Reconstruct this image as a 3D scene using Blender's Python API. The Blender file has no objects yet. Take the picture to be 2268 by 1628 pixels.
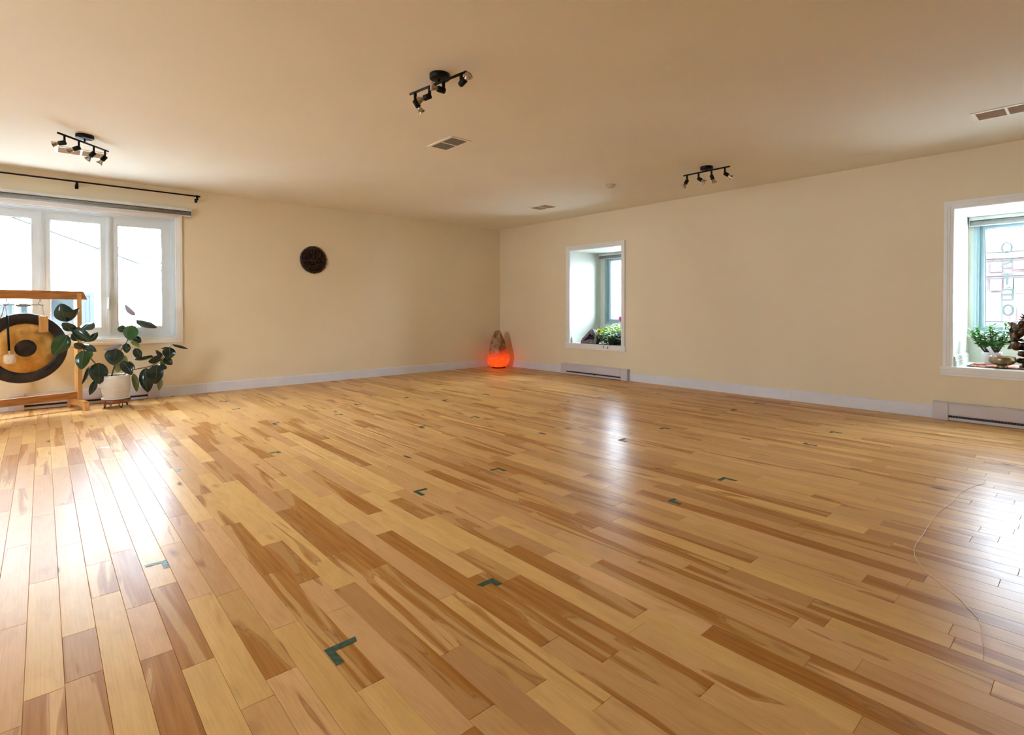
import bpy, bmesh, math, random
from mathutils import Vector, Matrix, noise
USE_REAR, USE_SIDE = False, True
SALT_E = 1.25
SIDE_C = (.60, .60, .57)
SKY0, SKY1, SKY_S = (.84, 1.0, 1.17), (.80, .98, 1.19), 32.0
EXPO = 0.43
random.seed(7)
PI = math.pi
col = bpy.context.scene.collection
H = 2.44                       # ceiling height, metres. Corner of the two visible walls is the origin.

# ------------------------------------------------------------------ materials
def nodes(name):
    m = bpy.data.materials.new(name); m.use_nodes = True
    nt = m.node_tree; nt.nodes.clear()
    out = nt.nodes.new('ShaderNodeOutputMaterial')
    return m, nt, out
def mat(name, color, rough=.5, metal=0., spec=.5, var=.05, scale=12., bump=.0, bscale=80., coat=0., trans=0., stretch=(1,1,1), color2=None, emit=None, estr=0, ior=1.5):
    """principled surface whose colour wanders a little with procedural noise"""
    m, nt, out = nodes(name)
    b = nt.nodes.new('ShaderNodeBsdfPrincipled'); nt.links.new(b.outputs[0], out.inputs[0])
    b.inputs['Roughness'].default_value = rough; b.inputs['Metallic'].default_value = metal
    b.inputs['Specular IOR Level'].default_value = spec; b.inputs['Coat Weight'].default_value = coat
    b.inputs['Transmission Weight'].default_value = trans; b.inputs['IOR'].default_value = ior
    tc = nt.nodes.new('ShaderNodeTexCoord'); mp = nt.nodes.new('ShaderNodeMapping')
    mp.inputs['Scale'].default_value = stretch
    nt.links.new(tc.outputs['Object'], mp.inputs[0])
    n = nt.nodes.new('ShaderNodeTexNoise'); n.inputs['Scale'].default_value = scale; n.inputs['Detail'].default_value = 4
    nt.links.new(mp.outputs[0], n.inputs[0])
    mix = nt.nodes.new('ShaderNodeMix'); mix.data_type = 'RGBA'
    c = color; c2 = color2 or tuple(max(0, v*(1-2*var)) for v in c)
    c1 = c if color2 else tuple(min(1, v*(1+var)) for v in c)
    mix.inputs[6].default_value = (*c1, 1); mix.inputs[7].default_value = (*c2, 1)
    r = nt.nodes.new('ShaderNodeMapRange'); r.inputs[1].default_value = .35; r.inputs[2].default_value = .65
    nt.links.new(n.outputs[0], r.inputs[0]); nt.links.new(r.outputs[0], mix.inputs[0])
    nt.links.new(mix.outputs[2], b.inputs['Base Color'])
    if emit: b.inputs['Emission Color'].default_value = (*emit, 1); b.inputs['Emission Strength'].default_value = estr
    if bump:
        n2 = nt.nodes.new('ShaderNodeTexNoise'); n2.inputs['Scale'].default_value = bscale; n2.inputs['Detail'].default_value = 3
        bp = nt.nodes.new('ShaderNodeBump'); bp.inputs['Strength'].default_value = bump; bp.inputs['Distance'].default_value = .002
        nt.links.new(mp.outputs[0], n2.inputs[0]); nt.links.new(n2.outputs[0], bp.inputs['Height']); nt.links.new(bp.outputs[0], b.inputs['Normal'])
    return m
def glass_mat(name, tint=(1, 1, 1), refl=.06):
    m, nt, out = nodes(name)
    t = nt.nodes.new('ShaderNodeBsdfTransparent'); t.inputs[0].default_value = (*tint, 1)
    g = nt.nodes.new('ShaderNodeBsdfGlossy'); g.inputs['Roughness'].default_value = .02
    f = nt.nodes.new('ShaderNodeFresnel'); f.inputs[0].default_value = 1.3
    mx = nt.nodes.new('ShaderNodeMixShader')
    nt.links.new(f.outputs[0], mx.inputs[0]); nt.links.new(t.outputs[0], mx.inputs[1]); nt.links.new(g.outputs[0], mx.inputs[2])
    nt.links.new(mx.outputs[0], out.inputs[0])
    return m
WALLC = (.83, .705, .50)
M = {}
M['wall'] = mat('cream_wall_paint', WALLC, .55, spec=.3, var=.012, scale=1.5, bump=.10, bscale=220)
M['ceil'] = mat('warm_white_ceiling_paint', (.89, .84, .74), .8, spec=.15, var=.01, scale=1.2, bump=.06, bscale=200)
M['trim'] = mat('white_trim_paint', (.86, .84, .82), .35, spec=.4, var=.012, scale=6)
M['base'] = mat('cool_white_baseboard_paint', (.76, .76, .80), .38, spec=.4, var=.02, scale=5)
M['niche'] = mat('white_niche_paint', (.64, .65, .58), .5, spec=.4, var=.01, scale=3, bump=.05, bscale=150)
M['vinyl'] = mat('white_vinyl_window_frame', (.74, .82, .88), .3, var=.015, scale=8)
M['vinylblue'] = mat('backlit_aqua_frame', (.34, .47, .52), .3, var=.02, scale=8)  # bluish cast of the back-lit frames is put into the base colour
M['gasket'] = mat('dark_glazing_gasket', (.06, .08, .12), .5)
M['glass'] = glass_mat('clear_window_glass')
M['heater'] = mat('mauve_white_enamel', (.62, .56, .58), .3, spec=.5, var=.02, scale=5)
M['dark'] = mat('dark_slot_interior', (.025, .02, .02), .7)
M['black'] = mat('matte_black_metal', (.004, .004, .0045), .42, metal=.0, spec=.2, var=.2)
M['blindw'] = mat('pale_grey_blind_fascia', (.66, .67, .66), .4, var=.02)
M['blindg'] = mat('grey_blind_fabric', (.25, .25, .235), .6, var=.08, scale=60)
M['vent'] = mat('painted_vent_frame', (.90, .84, .74), .5, var=.02)
M['ventslot'] = mat('tan_vent_louvres', (.42, .30, .18), .6, var=.06)
M['ventgrey'] = mat('grey_vent_grille', (.20, .18, .14), .6, var=.1, scale=300)
M['plastic'] = mat('cream_detector_plastic', (.62, .52, .38), .45, var=.04)
M['darkwood'] = mat('dark_carved_wood', (.026, .0065, .0035), .35, spec=.3, var=.5, scale=30, bump=.4, bscale=60)
M['pine'] = mat('honey_pine', (.66, .33, .10), .32, var=.10, scale=7, stretch=(6, 6, .7), bump=.05, coat=.15)
M['pinex'] = mat('amber_pine_rail', (.42, .16, .035), .32, var=.18, scale=5, stretch=(1, 8, 8), coat=.2)
M['bronze'] = mat('dark_bronze', (.10, .060, .030), .32, metal=.85, var=.5, scale=25)
M['bowl'] = mat('hammered_brass_bronze', (.34, .25, .14), .33, metal=.9, var=.2, scale=20, bump=.3, bscale=60)
M['potw'] = mat('ivory_glazed_ceramic', (.68, .60, .50), .35, var=.03)
M['potg'] = mat('white_ribbed_ceramic', (.66, .68, .70), .4, var=.03)
M['soil'] = mat('potting_soil', (.05, .035, .025), .95, var=.4, scale=80, bump=.6)
M['redwood'] = mat('reddish_brown_wood', (.22, .055, .02), .35, var=.3, scale=8, stretch=(1, 6, 1))
M['stem'] = mat('brown_green_stem', (.10, .06, .03), .6, var=.3, scale=40)
M['felt'] = mat('cream_mallet_felt', (.74, .58, .42), .95, var=.06, scale=60, bump=.4)
M['rope'] = mat('natural_cord', (.34, .26, .20), .8, var=.2, scale=200)
M['wire'] = mat('grey_steel_hook', (.12, .11, .11), .4, metal=.6)
M['tape'] = mat('green_cloth_tape', (.028, .085, .032), .6, var=.25, scale=60, bump=.4, bscale=400)
M['tapeg'] = mat('faded_sage_tape', (.12, .24, .18), .5, var=.3, scale=60)
M['tapew'] = mat('cream_masking_tape', (.85, .76, .60), .6, var=.05)
M['thread'] = mat('pale_floor_cord', (.85, .58, .34), .4, var=.05)

def leaf_mat(name, top, under, rough=.22, transl=.25, scale=20):
    m, nt, out = nodes(name)
    b = nt.nodes.new('ShaderNodeBsdfPrincipled'); b.inputs['Roughness'].default_value = rough
    b.inputs['Specular IOR Level'].default_value = .6
    geo = nt.nodes.new('ShaderNodeNewGeometry')
    tc = nt.nodes.new('ShaderNodeTexCoord'); n = nt.nodes.new('ShaderNodeTexNoise'); n.inputs['Scale'].default_value = scale
    nt.links.new(tc.outputs['Object'], n.inputs[0])
    ma = nt.nodes.new('ShaderNodeMix'); ma.data_type = 'RGBA'
    ma.inputs[6].default_value = (*[v*.7 for v in top], 1); ma.inputs[7].default_value = (*[min(1, v*1.4) for v in top], 1)
    nt.links.new(n.outputs[0], ma.inputs[0])
    mx = nt.nodes.new('ShaderNodeMix'); mx.data_type = 'RGBA'; mx.inputs[7].default_value = (*under, 1)
    nt.links.new(geo.outputs['Backfacing'], mx.inputs[0]); nt.links.new(ma.outputs[2], mx.inputs[6])
    nt.links.new(mx.outputs[2], b.inputs['Base Color'])
    tr = nt.nodes.new('ShaderNodeBsdfTranslucent'); tr.inputs[0].default_value = (*[min(1, v*3.0) for v in top], 1)
    sh = nt.nodes.new('ShaderNodeMixShader'); sh.inputs[0].default_value = transl
    nt.links.new(b.outputs[0], sh.inputs[1]); nt.links.new(tr.outputs[0], sh.inputs[2]); nt.links.new(sh.outputs[0], out.inputs[0])
    return m
M['leaf'] = leaf_mat('dark_glossy_rubber_leaf', (.006, .017, .010), (.030, .034, .012), .2, .05)
M['leafg'] = leaf_mat('backlit_green_leaf', (.013, .036, .008), (.05, .07, .015), .22, .12)  # brighter copy of the leaf colour, imitating leaves lit from behind
M['leafo'] = leaf_mat('olive_leaf_underside', (.075, .070, .012), (.075, .070, .012), .4, .2)
M['leafp'] = leaf_mat('mauve_young_leaf', (.10, .068, .078), (.10, .068, .078), .4, .1)
M['midrib'] = mat('pale_leaf_midrib', (.14, .17, .10), .4)
M['jade'] = leaf_mat('jade_plant_leaf', (.085, .24, .045), (.13, .30, .08), .3, .25)
M['lime'] = leaf_mat('lit_lime_leaf', (.21, .38, .015), (.24, .40, .025), .35, .4)  # upper leaves of the niche plant, their brighter light put into the colour
M['deep'] = leaf_mat('shaded_deep_leaf', (.010, .035, .008), (.03, .06, .012), .3, .08)  # lower leaves of the same plant, shade put into the colour
M['petalp'] = leaf_mat('magenta_petal', (.24, .03, .14), (.28, .05, .18), .5, .3)
M['petaly'] = leaf_mat('yellow_orange_petal', (.46, .22, .012), (.5, .28, .02), .5, .3)

# ------------------------------------------------------------------ mesh builder
class MB:
    """collects shapes in world coordinates, links them as ONE mesh object"""
    def __init__(s): s.v = []; s.f = []; s.mi = []; s.sm = []
    def add(s, vs, fs, mi=0, smooth=False):
        o = len(s.v); s.v += [tuple(p) for p in vs]
        for f in fs: s.f.append([i+o for i in f]); s.mi.append(mi); s.sm.append(smooth)
        return s
    def box(s, a, b, mi=0):
        (x0, y0, z0), (x1, y1, z1) = [min(p, q) for p, q in zip(a, b)], [max(p, q) for p, q in zip(a, b)]
        vs = [(x0,y0,z0),(x1,y0,z0),(x1,y1,z0),(x0,y1,z0),(x0,y0,z1),(x1,y0,z1),(x1,y1,z1),(x0,y1,z1)]
        return s.add(vs, [(0,3,2,1),(4,5,6,7),(0,1,5,4),(1,2,6,5),(2,3,7,6),(3,0,4,7)], mi)
    def prism(s, poly, d, mi=0, smooth=False):
        """closed polygon (3-D points) extruded by vector d"""
        n = len(poly); d = Vector(d); vs = [Vector(p) for p in poly] + [Vector(p)+d for p in poly]
        return s.add(vs, [list(range(n))[::-1], list(range(n, 2*n))] + [(i, (i+1) % n, n+(i+1) % n, n+i) for i in range(n)], mi, smooth)
    def tube(s, pts, r, n=10, mi=0, cap=True):
        pts = [Vector(p) for p in pts]; rr = r if isinstance(r, (list, tuple)) else [r]*len(pts)
        vs = []; prev = None
        for i, p in enumerate(pts):
            t = (pts[min(i+1, len(pts)-1)] - pts[max(i-1, 0)]).normalized()
            if prev is None:
                a = t.orthogonal().normalized()
            else:
                a = (prev - t*prev.dot(t)).normalized()
            prev = a; b = t.cross(a)
            for k in range(n):
                an = 2*PI*k/n; vs.append(p + (a*math.cos(an) + b*math.sin(an))*rr[i])
        fs = [(i*n+k, i*n+(k+1) % n, (i+1)*n+(k+1) % n, (i+1)*n+k) for i in range(len(pts)-1) for k in range(n)]
        s.add(vs, fs, mi, True)
        if cap:
            o = len(s.v)-len(vs)
            s.f.append([o+k for k in range(n)][::-1]); s.mi.append(mi); s.sm.append(False)
            s.f.append([o+(len(pts)-1)*n+k for k in range(n)]); s.mi.append(mi); s.sm.append(False)
        return s
    def lathe(s, prof, c, n=40, axis=(0, 0, 1), mi=0, smooth=True):
        """profile [(r, h)] turned round an axis through c"""
        ax = Vector(axis).normalized(); a = ax.orthogonal().normalized(); b = ax.cross(a); c = Vector(c)
        vs = []
        for r, h in prof:
            for k in range(n):
                an = 2*PI*k/n; vs.append(c + ax*h + (a*math.cos(an)+b*math.sin(an))*max(r, 1e-4))
        fs = [(i*n+k, i*n+(k+1) % n, (i+1)*n+(k+1) % n, (i+1)*n+k) for i in range(len(prof)-1) for k in range(n)]
        return s.add(vs, fs, mi, smooth)
    def ball(s, c, r, mi=0, n=12, m=8, R=None):
        rx, ry, rz = r if isinstance(r, (tuple, list)) else (r, r, r)
        vs = []; fs = []
        for i in range(m+1):
            th = PI*i/m
            for k in range(n):
                ph = 2*PI*k/n; p = Vector((rx*math.sin(th)*math.cos(ph), ry*math.sin(th)*math.sin(ph), rz*math.cos(th)))
                if R: p = R @ p
                vs.append(Vector(c)+p)
        for i in range(m):
            for k in range(n): fs.append((i*n+k, (i+1)*n+k, (i+1)*n+(k+1) % n, i*n+(k+1) % n))
        return s.add(vs, fs, mi, True)
    def build(s, name, mats, parent=None, loc=None, bevel=0, merge=False):
        o0 = Vector(loc) if loc is not None else (parent_world(parent) if parent else Vector((0, 0, 0)))
        me = bpy.data.meshes.new(name)
        me.from_pydata([tuple(Vector(v)-o0) for v in s.v], [], s.f)
        if not isinstance(mats, (list, tuple)): mats = [mats]
        for m in mats: me.materials.append(M[m] if isinstance(m, str) else m)
        me.polygons.foreach_set('material_index', s.mi); me.polygons.foreach_set('use_smooth', s.sm)
        bm = bmesh.new(); bm.from_mesh(me)
        if merge: bmesh.ops.remove_doubles(bm, verts=bm.verts, dist=1e-4)
        bmesh.ops.recalc_face_normals(bm, faces=bm.faces) if merge != 'keep' else None
        bm.to_mesh(me); bm.free(); me.update()
        o = bpy.data.objects.new(name, me); col.objects.link(o)
        if parent:
            o.parent = parent; o.location = o0 - parent_world(parent)
        else: o.location = o0
        if bevel:
            b = o.modifiers.new('bevel', 'BEVEL'); b.width = bevel; b.segments = 2; b.limit_method = 'ANGLE'; b.angle_limit = R_(40)
        return o
def R_(d): return math.radians(d)
def parent_world(o):
    v = Vector((0, 0, 0))
    while o: v += o.location; o = o.parent
    return v
def tag(o, label, cat, group=None, kind=None):
    if label: o['label'] = label
    if cat: o['category'] = cat
    if group: o['group'] = group
    if kind: o['kind'] = kind
    return o
def thing(name, loc, label, cat, group=None, kind=None):
    o = bpy.data.objects.new(name, None); o.empty_display_size = .05; col.objects.link(o); o.location = loc
    return tag(o, label, cat, group, kind)
def struct(o): o['kind'] = 'structure'; return o
def plab(o, s): o['label'] = s; return o

# ------------------------------------------------------------------ floor: real boards of random length, chamfered edges
W, PH = .0828, .0489
XMIN, YMIN, YW = -9.4, -10.4, 0.0
JOINTS = [[-77,-5.545],[-77,-4.98],[-77,-4.2],[-76,-4.659],[-76,-3.815],[-75,-5.426],[-75,-5.158],[-75,-4.321],[-74,-4.934],[-74,-4.621],[-73,-5.453],[-73,-5.101],[-72,-5.574],[-72,-5.001],[-72,-4.461],[-71,-4.611],[-70,-5.775],[-70,-5.212],[-69,-5.551],[-69,-4.422],[-69,-4.417],[-68,-5.983],[-68,-5.166],[-68,-4.556],[-68,-4.553],[-68,-4.006],[-67,-5.577],[-67,-5.576],[-67,-5.321],[-67,-4.898],[-67,-4.894],[-67,-3.604],[-66,-6.26],[-66,-5.446],[-66,-5.444],[-66,-4.534],[-66,-4.533],[-66,-3.865],[-65,-6.01],[-65,-5.175],[-65,-5.171],[-65,-3.056],[-64,-6.286],[-64,-5.396],[-64,-4.222],[-64,-2.865],[-63,-6.445],[-63,-5.756],[-63,-4.898],[-62,-4.483],[-61,-6.344],[-61,-5.704],[-61,-4.882],[-61,-3.094],[-60,-6.6],[-60,-5.816],[-60,-5.508],[-60,-5.504],[-59,-6.313],[-59,-5.104],[-59,-4.775],[-58,-6.905],[-57,-6.468],[-57,-5.768],[-57,-5.767],[-57,-5.414],[-56,-5.947],[-55,-6.839],[-55,-5.649],[-54,-6.636],[-54,-6.054],[-54,-5.399],[-53,-7.105],[-53,-6.707],[-53,-6.706],[-53,-6.205],[-53,-5.727],[-52,-6.63],[-52,-6.628],[-52,-6.333],[-52,-5.552],[-52,-5.141],[-51,-6.997],[-51,-5.73],[-50,-6.361],[-49,-6.819],[-49,-5.617],[-48,-6.7],[-48,-5.174],[-47,-6.16],[-46,-6.854],[-46,-5.573],[-46,-5.191],[-45,-5.37],[-45,-4.533],[-44,-7.044],[-44,-4.697],[-43,-6.693],[-42,-7.083],[-42,-6.579],[-42,-5.748],[-41,-6.398],[-41,-5.12],[-40,-6.598],[-40,-4.977],[-39,-6.91],[-39,-6.39],[-39,-4.668],[-38,-6.242],[-38,-5.399],[-37,-6.919],[-37,-5.919],[-36,-7.027],[-36,-6.492],[-35,-6.058],[-34,-6.656],[-33,-7.029],[-33,-6.351],[-32,-6.833],[-32,-6.195],[-31,-6.675],[-29,-6.908],[-29,-6.423],[-28,-6.627],[-28,-6.186],[-27,-6.881],[-27,-6.357],[-26,-6.268],[-26,-5.186],[-24,-6.199],[-23,-6.719],[-22,-6.907],[-20,-6.77]]
TONES = [[-67,-5.08,"d"],[-75,-5.28,"d"],[-66,-5.95,"d"],[-66,-6.22,"d"],[-75,-5.56,"o"],[-57,-6.69,"d"],[-59,-6.16,"o"],[-61,-6.31,"o"],[-52,-4.96,"d"],[-71,-5.05,"p"],[-59,-4.95,"d"],[-63,-4.7,"o"],[-64,-2.63,"o"],[-65,-2.77,"o"],[-66,-4.37,"y"],[-59,-4.65,"y"],[-58,-6.4,"y"],[-71,-5.79,"y"],[-74,-5.74,"o"],[-53,-5.9,"p"],[-60,-6.09,"o"],[-68,-5.29,"o"],[-67,-5.44,"p"],[-66,-5.25,"y"],[-72,-5.34,"o"],[-73,-5.21,"p"],[-72,-5.63,"y"],[-68,-4.82,"o"],[-69,-4.6,"p"],[-67,-3.97,"y"],[-75,-4.98,"y"],[-74,-5.28,"y"],[-76,-4.94,"y"],[-76,-5.24,"y"],[-77,-5.25,"p"],[-73,-5.71,"o"],[-63,-6.28,"o"],[-64,-5.57,"o"],[-67,-5.7,"p"],[-58,-5.8,"d"],[-54,-6.14,"o"],[-50,-6.31,"d"],[-55,-6.5,"o"],[-55,-6.38,"p"],[-58,-6.01,"p"],[-63,-6.08,"y"],[-62,-5.68,"p"],[-63,-4.21,"p"],[-62,-3.44,"o"],[-56,-3.0,"o"],[-63,-4.04,"y"],[-58,-5.72,"o"],[-68,-6.13,"y"],[-62,-5.48,"o"],[-47,-6.66,"p"],[-44,-6.64,"o"],[-46,-6.58,"d"],[-37,-6.62,"y"],[-50,-7.08,"p"],[-52,-7.0,"o"],[-48,-6.79,"d"],[-46,-6.92,"p"],[-51,-6.83,"y"],[-57,-5.05,"o"],[-59,-5.35,"y"],[-57,-5.29,"p"],[-67,-1.71,"o"],[-62,-4.38,"p"],[-61,-4.55,"o"]]
LEAVES = [[[-6.018,-0.55,0.896],[-6.063,-0.58,1.076],[0.129,0.0,0.056],"leaf",15],[[-6.018,-0.55,0.901],[-5.92,-0.53,1.029],[0.039,-0.0,-0.05],"leaf",-50],[[-5.96,-0.55,0.809],[-6.055,-0.6,0.888],[0.033,0.0,0.068],"leaf",35],[[-5.978,-0.55,0.829],[-5.833,-0.61,0.699],[-0.048,0.0,-0.09],"leaf",-20],[[-5.9,-0.55,0.822],[-5.807,-0.47,0.886],[0.029,0.0,-0.063],"leaf",50],[[-5.986,-0.55,0.772],[-5.925,-0.5,0.713],[-0.035,0.0,-0.061],"leaf",20],[[-6.014,-0.57,0.769],[-6.125,-0.61,0.583],[-0.094,0.0,0.096],"leafg",10],[[-5.842,-0.5,0.697],[-5.777,-0.47,0.784],[0.034,0.0,-0.04],"leaf",20],[[-5.899,-0.57,0.626],[-5.966,-0.6,0.688],[0.031,0.0,0.058],"leaf",30],[[-5.902,-0.55,0.668],[-5.797,-0.61,0.598],[-0.021,0.0,-0.053],"leaf",40],[[-5.892,-0.57,0.611],[-5.917,-0.6,0.425],[-0.103,0.0,0.027],"leafg",-10],[[-5.84,-0.52,0.613],[-5.874,-0.5,0.484],[-0.057,0.0,0.028],"leafg",30],[[-5.778,-0.5,0.477],[-5.771,-0.53,0.26],[-0.141,0.0,-0.0],"leaf",5],[[-5.852,-0.5,0.443],[-5.906,-0.5,0.269],[-0.03,-0.0,0.017],"leaf",50],[[-5.794,-0.47,0.293],[-5.846,-0.48,0.151],[-0.051,0.0,0.033],"leaf",25],[[-5.578,-0.46,0.647],[-5.741,-0.52,0.608],[-0.008,0.0,0.041],"leafp",55],[[-5.635,-0.5,0.615],[-5.659,-0.53,0.444],[-0.144,0.0,0.035],"leaf",0],[[-5.539,-0.48,0.663],[-5.542,-0.5,0.56],[-0.068,-0.0,0.003],"leaf",20],[[-5.495,-0.47,0.85],[-5.512,-0.5,0.691],[-0.121,0.0,0.018],"leafg",0],[[-5.543,-0.45,0.81],[-5.615,-0.45,0.812],[0.001,0.0,0.071],"leaf",30],[[-5.463,-0.44,0.95],[-5.548,-0.46,1.07],[0.03,0.0,0.031],"leafp",50],[[-5.449,-0.44,0.905],[-5.274,-0.5,0.82],[-0.022,-0.0,-0.068],"leaf",55],[[-5.479,-0.43,0.715],[-5.408,-0.44,0.666],[-0.03,0.0,-0.067],"leaf",20],[[-5.504,-0.47,0.687],[-5.423,-0.47,0.609],[-0.023,0.0,-0.037],"leafo",30],[[-5.462,-0.46,0.607],[-5.424,-0.47,0.479],[-0.07,0.0,-0.028],"leaf",25],[[-5.299,-0.42,0.502],[-5.477,-0.46,0.484],[-0.005,0.0,0.046],"leaf",60],[[-5.221,-0.42,0.486],[-5.35,-0.46,0.455],[-0.018,-0.0,0.08],"leaf",40],[[-5.15,-0.4,0.599],[-5.155,-0.43,0.469],[-0.118,0.0,0.007],"leaf",10],[[-5.116,-0.38,0.626],[-4.968,-0.4,0.57],[-0.007,-0.0,-0.027],"leaf",65],[[-5.216,-0.41,0.496],[-5.276,-0.42,0.575],[0.025,-0.0,0.027],"leaf",40],[[-5.197,-0.39,0.483],[-5.115,-0.38,0.402],[-0.044,0.0,-0.063],"leaf",20],[[-5.153,-0.38,0.593],[-5.223,-0.36,0.581],[-0.002,0.0,0.019],"leaf",50],[[-5.271,-0.44,0.417],[-5.292,-0.47,0.207],[-0.133,0.0,0.024],"leaf",5],[[-5.37,-0.42,0.386],[-5.351,-0.43,0.121],[-0.119,0.0,-0.003],"leaf",-15],[[-5.264,-0.42,0.404],[-5.176,-0.44,0.373],[-0.013,0.0,-0.061],"leaf",50],[[-5.479,-0.44,0.336],[-5.452,-0.45,0.139],[-0.058,0.0,-0.008],"leafo",20],[[-5.236,-0.4,0.267],[-5.247,-0.41,0.129],[-0.053,0.0,0.01],"leafo",20],[[-5.583,-0.5,0.479],[-5.5,-0.52,0.332],[-0.072,-0.0,-0.06],"leaf",20],[[-5.59,-0.44,0.445],[-5.548,-0.43,0.533],[0.068,-0.0,-0.052],"leafo",10],[[-5.604,-0.45,0.456],[-5.613,-0.46,0.362],[-0.069,0.0,0.014],"leafo",15],[[-5.518,-0.46,0.472],[-5.468,-0.47,0.387],[-0.023,0.0,-0.02],"leaf",55],[[-5.231,-0.38,0.447],[-5.173,-0.38,0.421],[-0.016,0.0,-0.06],"leafo",20]]
STEMS = [[[-5.666,-0.46,0.326],[-5.637,-0.46,0.449],[-5.591,-0.46,0.578],[-5.533,-0.46,0.687],[-5.501,-0.45,0.809],[-5.464,-0.44,0.9],[-5.451,-0.44,0.978]],[[-5.699,-0.47,0.324],[-5.809,-0.5,0.484],[-5.894,-0.53,0.618],[-5.938,-0.54,0.708],[-5.978,-0.55,0.791],[-6.018,-0.55,0.896]],[[-5.573,-0.46,0.328],[-5.476,-0.45,0.378],[-5.336,-0.43,0.4],[-5.246,-0.42,0.451],[-5.199,-0.41,0.5],[-5.156,-0.4,0.583],[-5.116,-0.38,0.626]]]
rows = {}
for k, y in JOINTS: rows.setdefault(k, []).append(y)
tones = {}
for k, y, t in TONES: tones.setdefault(k, []).append((y, t))
def floor_mesh():
    vs, fs, uv, colr = [], [], [], []
    k0 = int(math.floor((XMIN-PH)/W)); pid = 0
    for k in range(k0, 1):
        x0 = PH + k*W; x1 = x0 + W
        if x0 > .01: continue
        known = sorted(rows.get(k, []))
        # keep known joints that are not doubled
        kk = []
        for y in known:
            if not kk or y-kk[-1] > .12: kk.append(y)
        js = list(kk)
        rnd = random.Random(k*31+5)
        if not kk:
            y = YMIN + rnd.uniform(0, .8)
            while y < -.05: js.append(y); y += rnd.choice([.38, .45, .6, .75, .9, 1.05, 1.2])*rnd.uniform(.85, 1.15)
        else:
            y = kk[0]-rnd.uniform(.5, 1.1)
            while y > YMIN: js.append(y); y -= rnd.uniform(.4, 1.15)
            y = kk[-1]+rnd.uniform(.5, 1.1)
            while y < -.05: js.append(y); y += rnd.uniform(.4, 1.15)
            for a, b in zip(kk, kk[1:]):
                if b-a > 1.5:
                    n = int((b-a)/1.0)
                    for i in range(1, n+1): js.append(a+(b-a)*i/(n+1)+rnd.uniform(-.15, .15))
        js = sorted([YMIN]+[j for j in js if YMIN+.1 < j < YW-.05]+[YW])
        for y0, y1 in zip(js, js[1:]):
            pid += 1; g = .0012; d = .0016
            t = None
            for ty, tt in tones.get(k, []):
                if y0 <= ty <= y1: t = tt
            # lightness, hue (0 yellow .. 1 pink), heartwood amount
            L = rnd.gauss(.60, .17); hue = rnd.random(); heart = max(0, rnd.gauss(.40, .32))
            if t == 'd': L, hue, heart = .16, .45, .85
            elif t == 'o': L, hue, heart = .42, .25, .95
            elif t == 'p': L, hue, heart = .62, .95, .1
            elif t == 'y': L, hue, heart = .78, .05, .05
            elif rnd.random() < .07: L -= .3
            L = min(1, max(0, L)); heart = min(1, heart)
            X0, X1, Y0, Y1 = x0+g, x1-g, y0+g, y1-g
            tx, ty = rnd.uniform(-.0011, .0011), rnd.uniform(-.0005, .0005)
            cx, cy = (x0+x1)/2, (y0+y1)/2
            def z(x, y): return (x-cx)*tx + (y-cy)*ty*.3
            o = len(vs)
            q = [(X0, Y0), (X1, Y0), (X1, Y1), (X0, Y1)]; e = [(x0, y0), (x1, y0), (x1, y1), (x0, y1)]
            vs.extend([(x, y, z(x, y)) for x, y in q]); vs.extend([(x, y, -d) for x, y in e])
            fs.append((o, o+1, o+2, o+3))
            for i in range(4):
                j = (i+1) % 4; fs.append((o+4+i, o+4+j, o+j, o+i))
            off = rnd.uniform(0, 40)
            for f in fs[-5:]:
                for vi in f:
                    x, y = vs[vi][:2]; uv.append((y+off, (x-x0)+pid*.371)); colr.append((L, hue, heart, 1))
    me = bpy.data.meshes.new('floor'); me.from_pydata(vs, [], fs)
    ul = me.uv_layers.new(name='board'); ul.data.foreach_set('uv', [c for p in uv for c in p])
    ca = me.color_attributes.new('tone', 'FLOAT_COLOR', 'CORNER'); ca.data.foreach_set('color', [c for p in colr for c in p])
    return me
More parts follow.
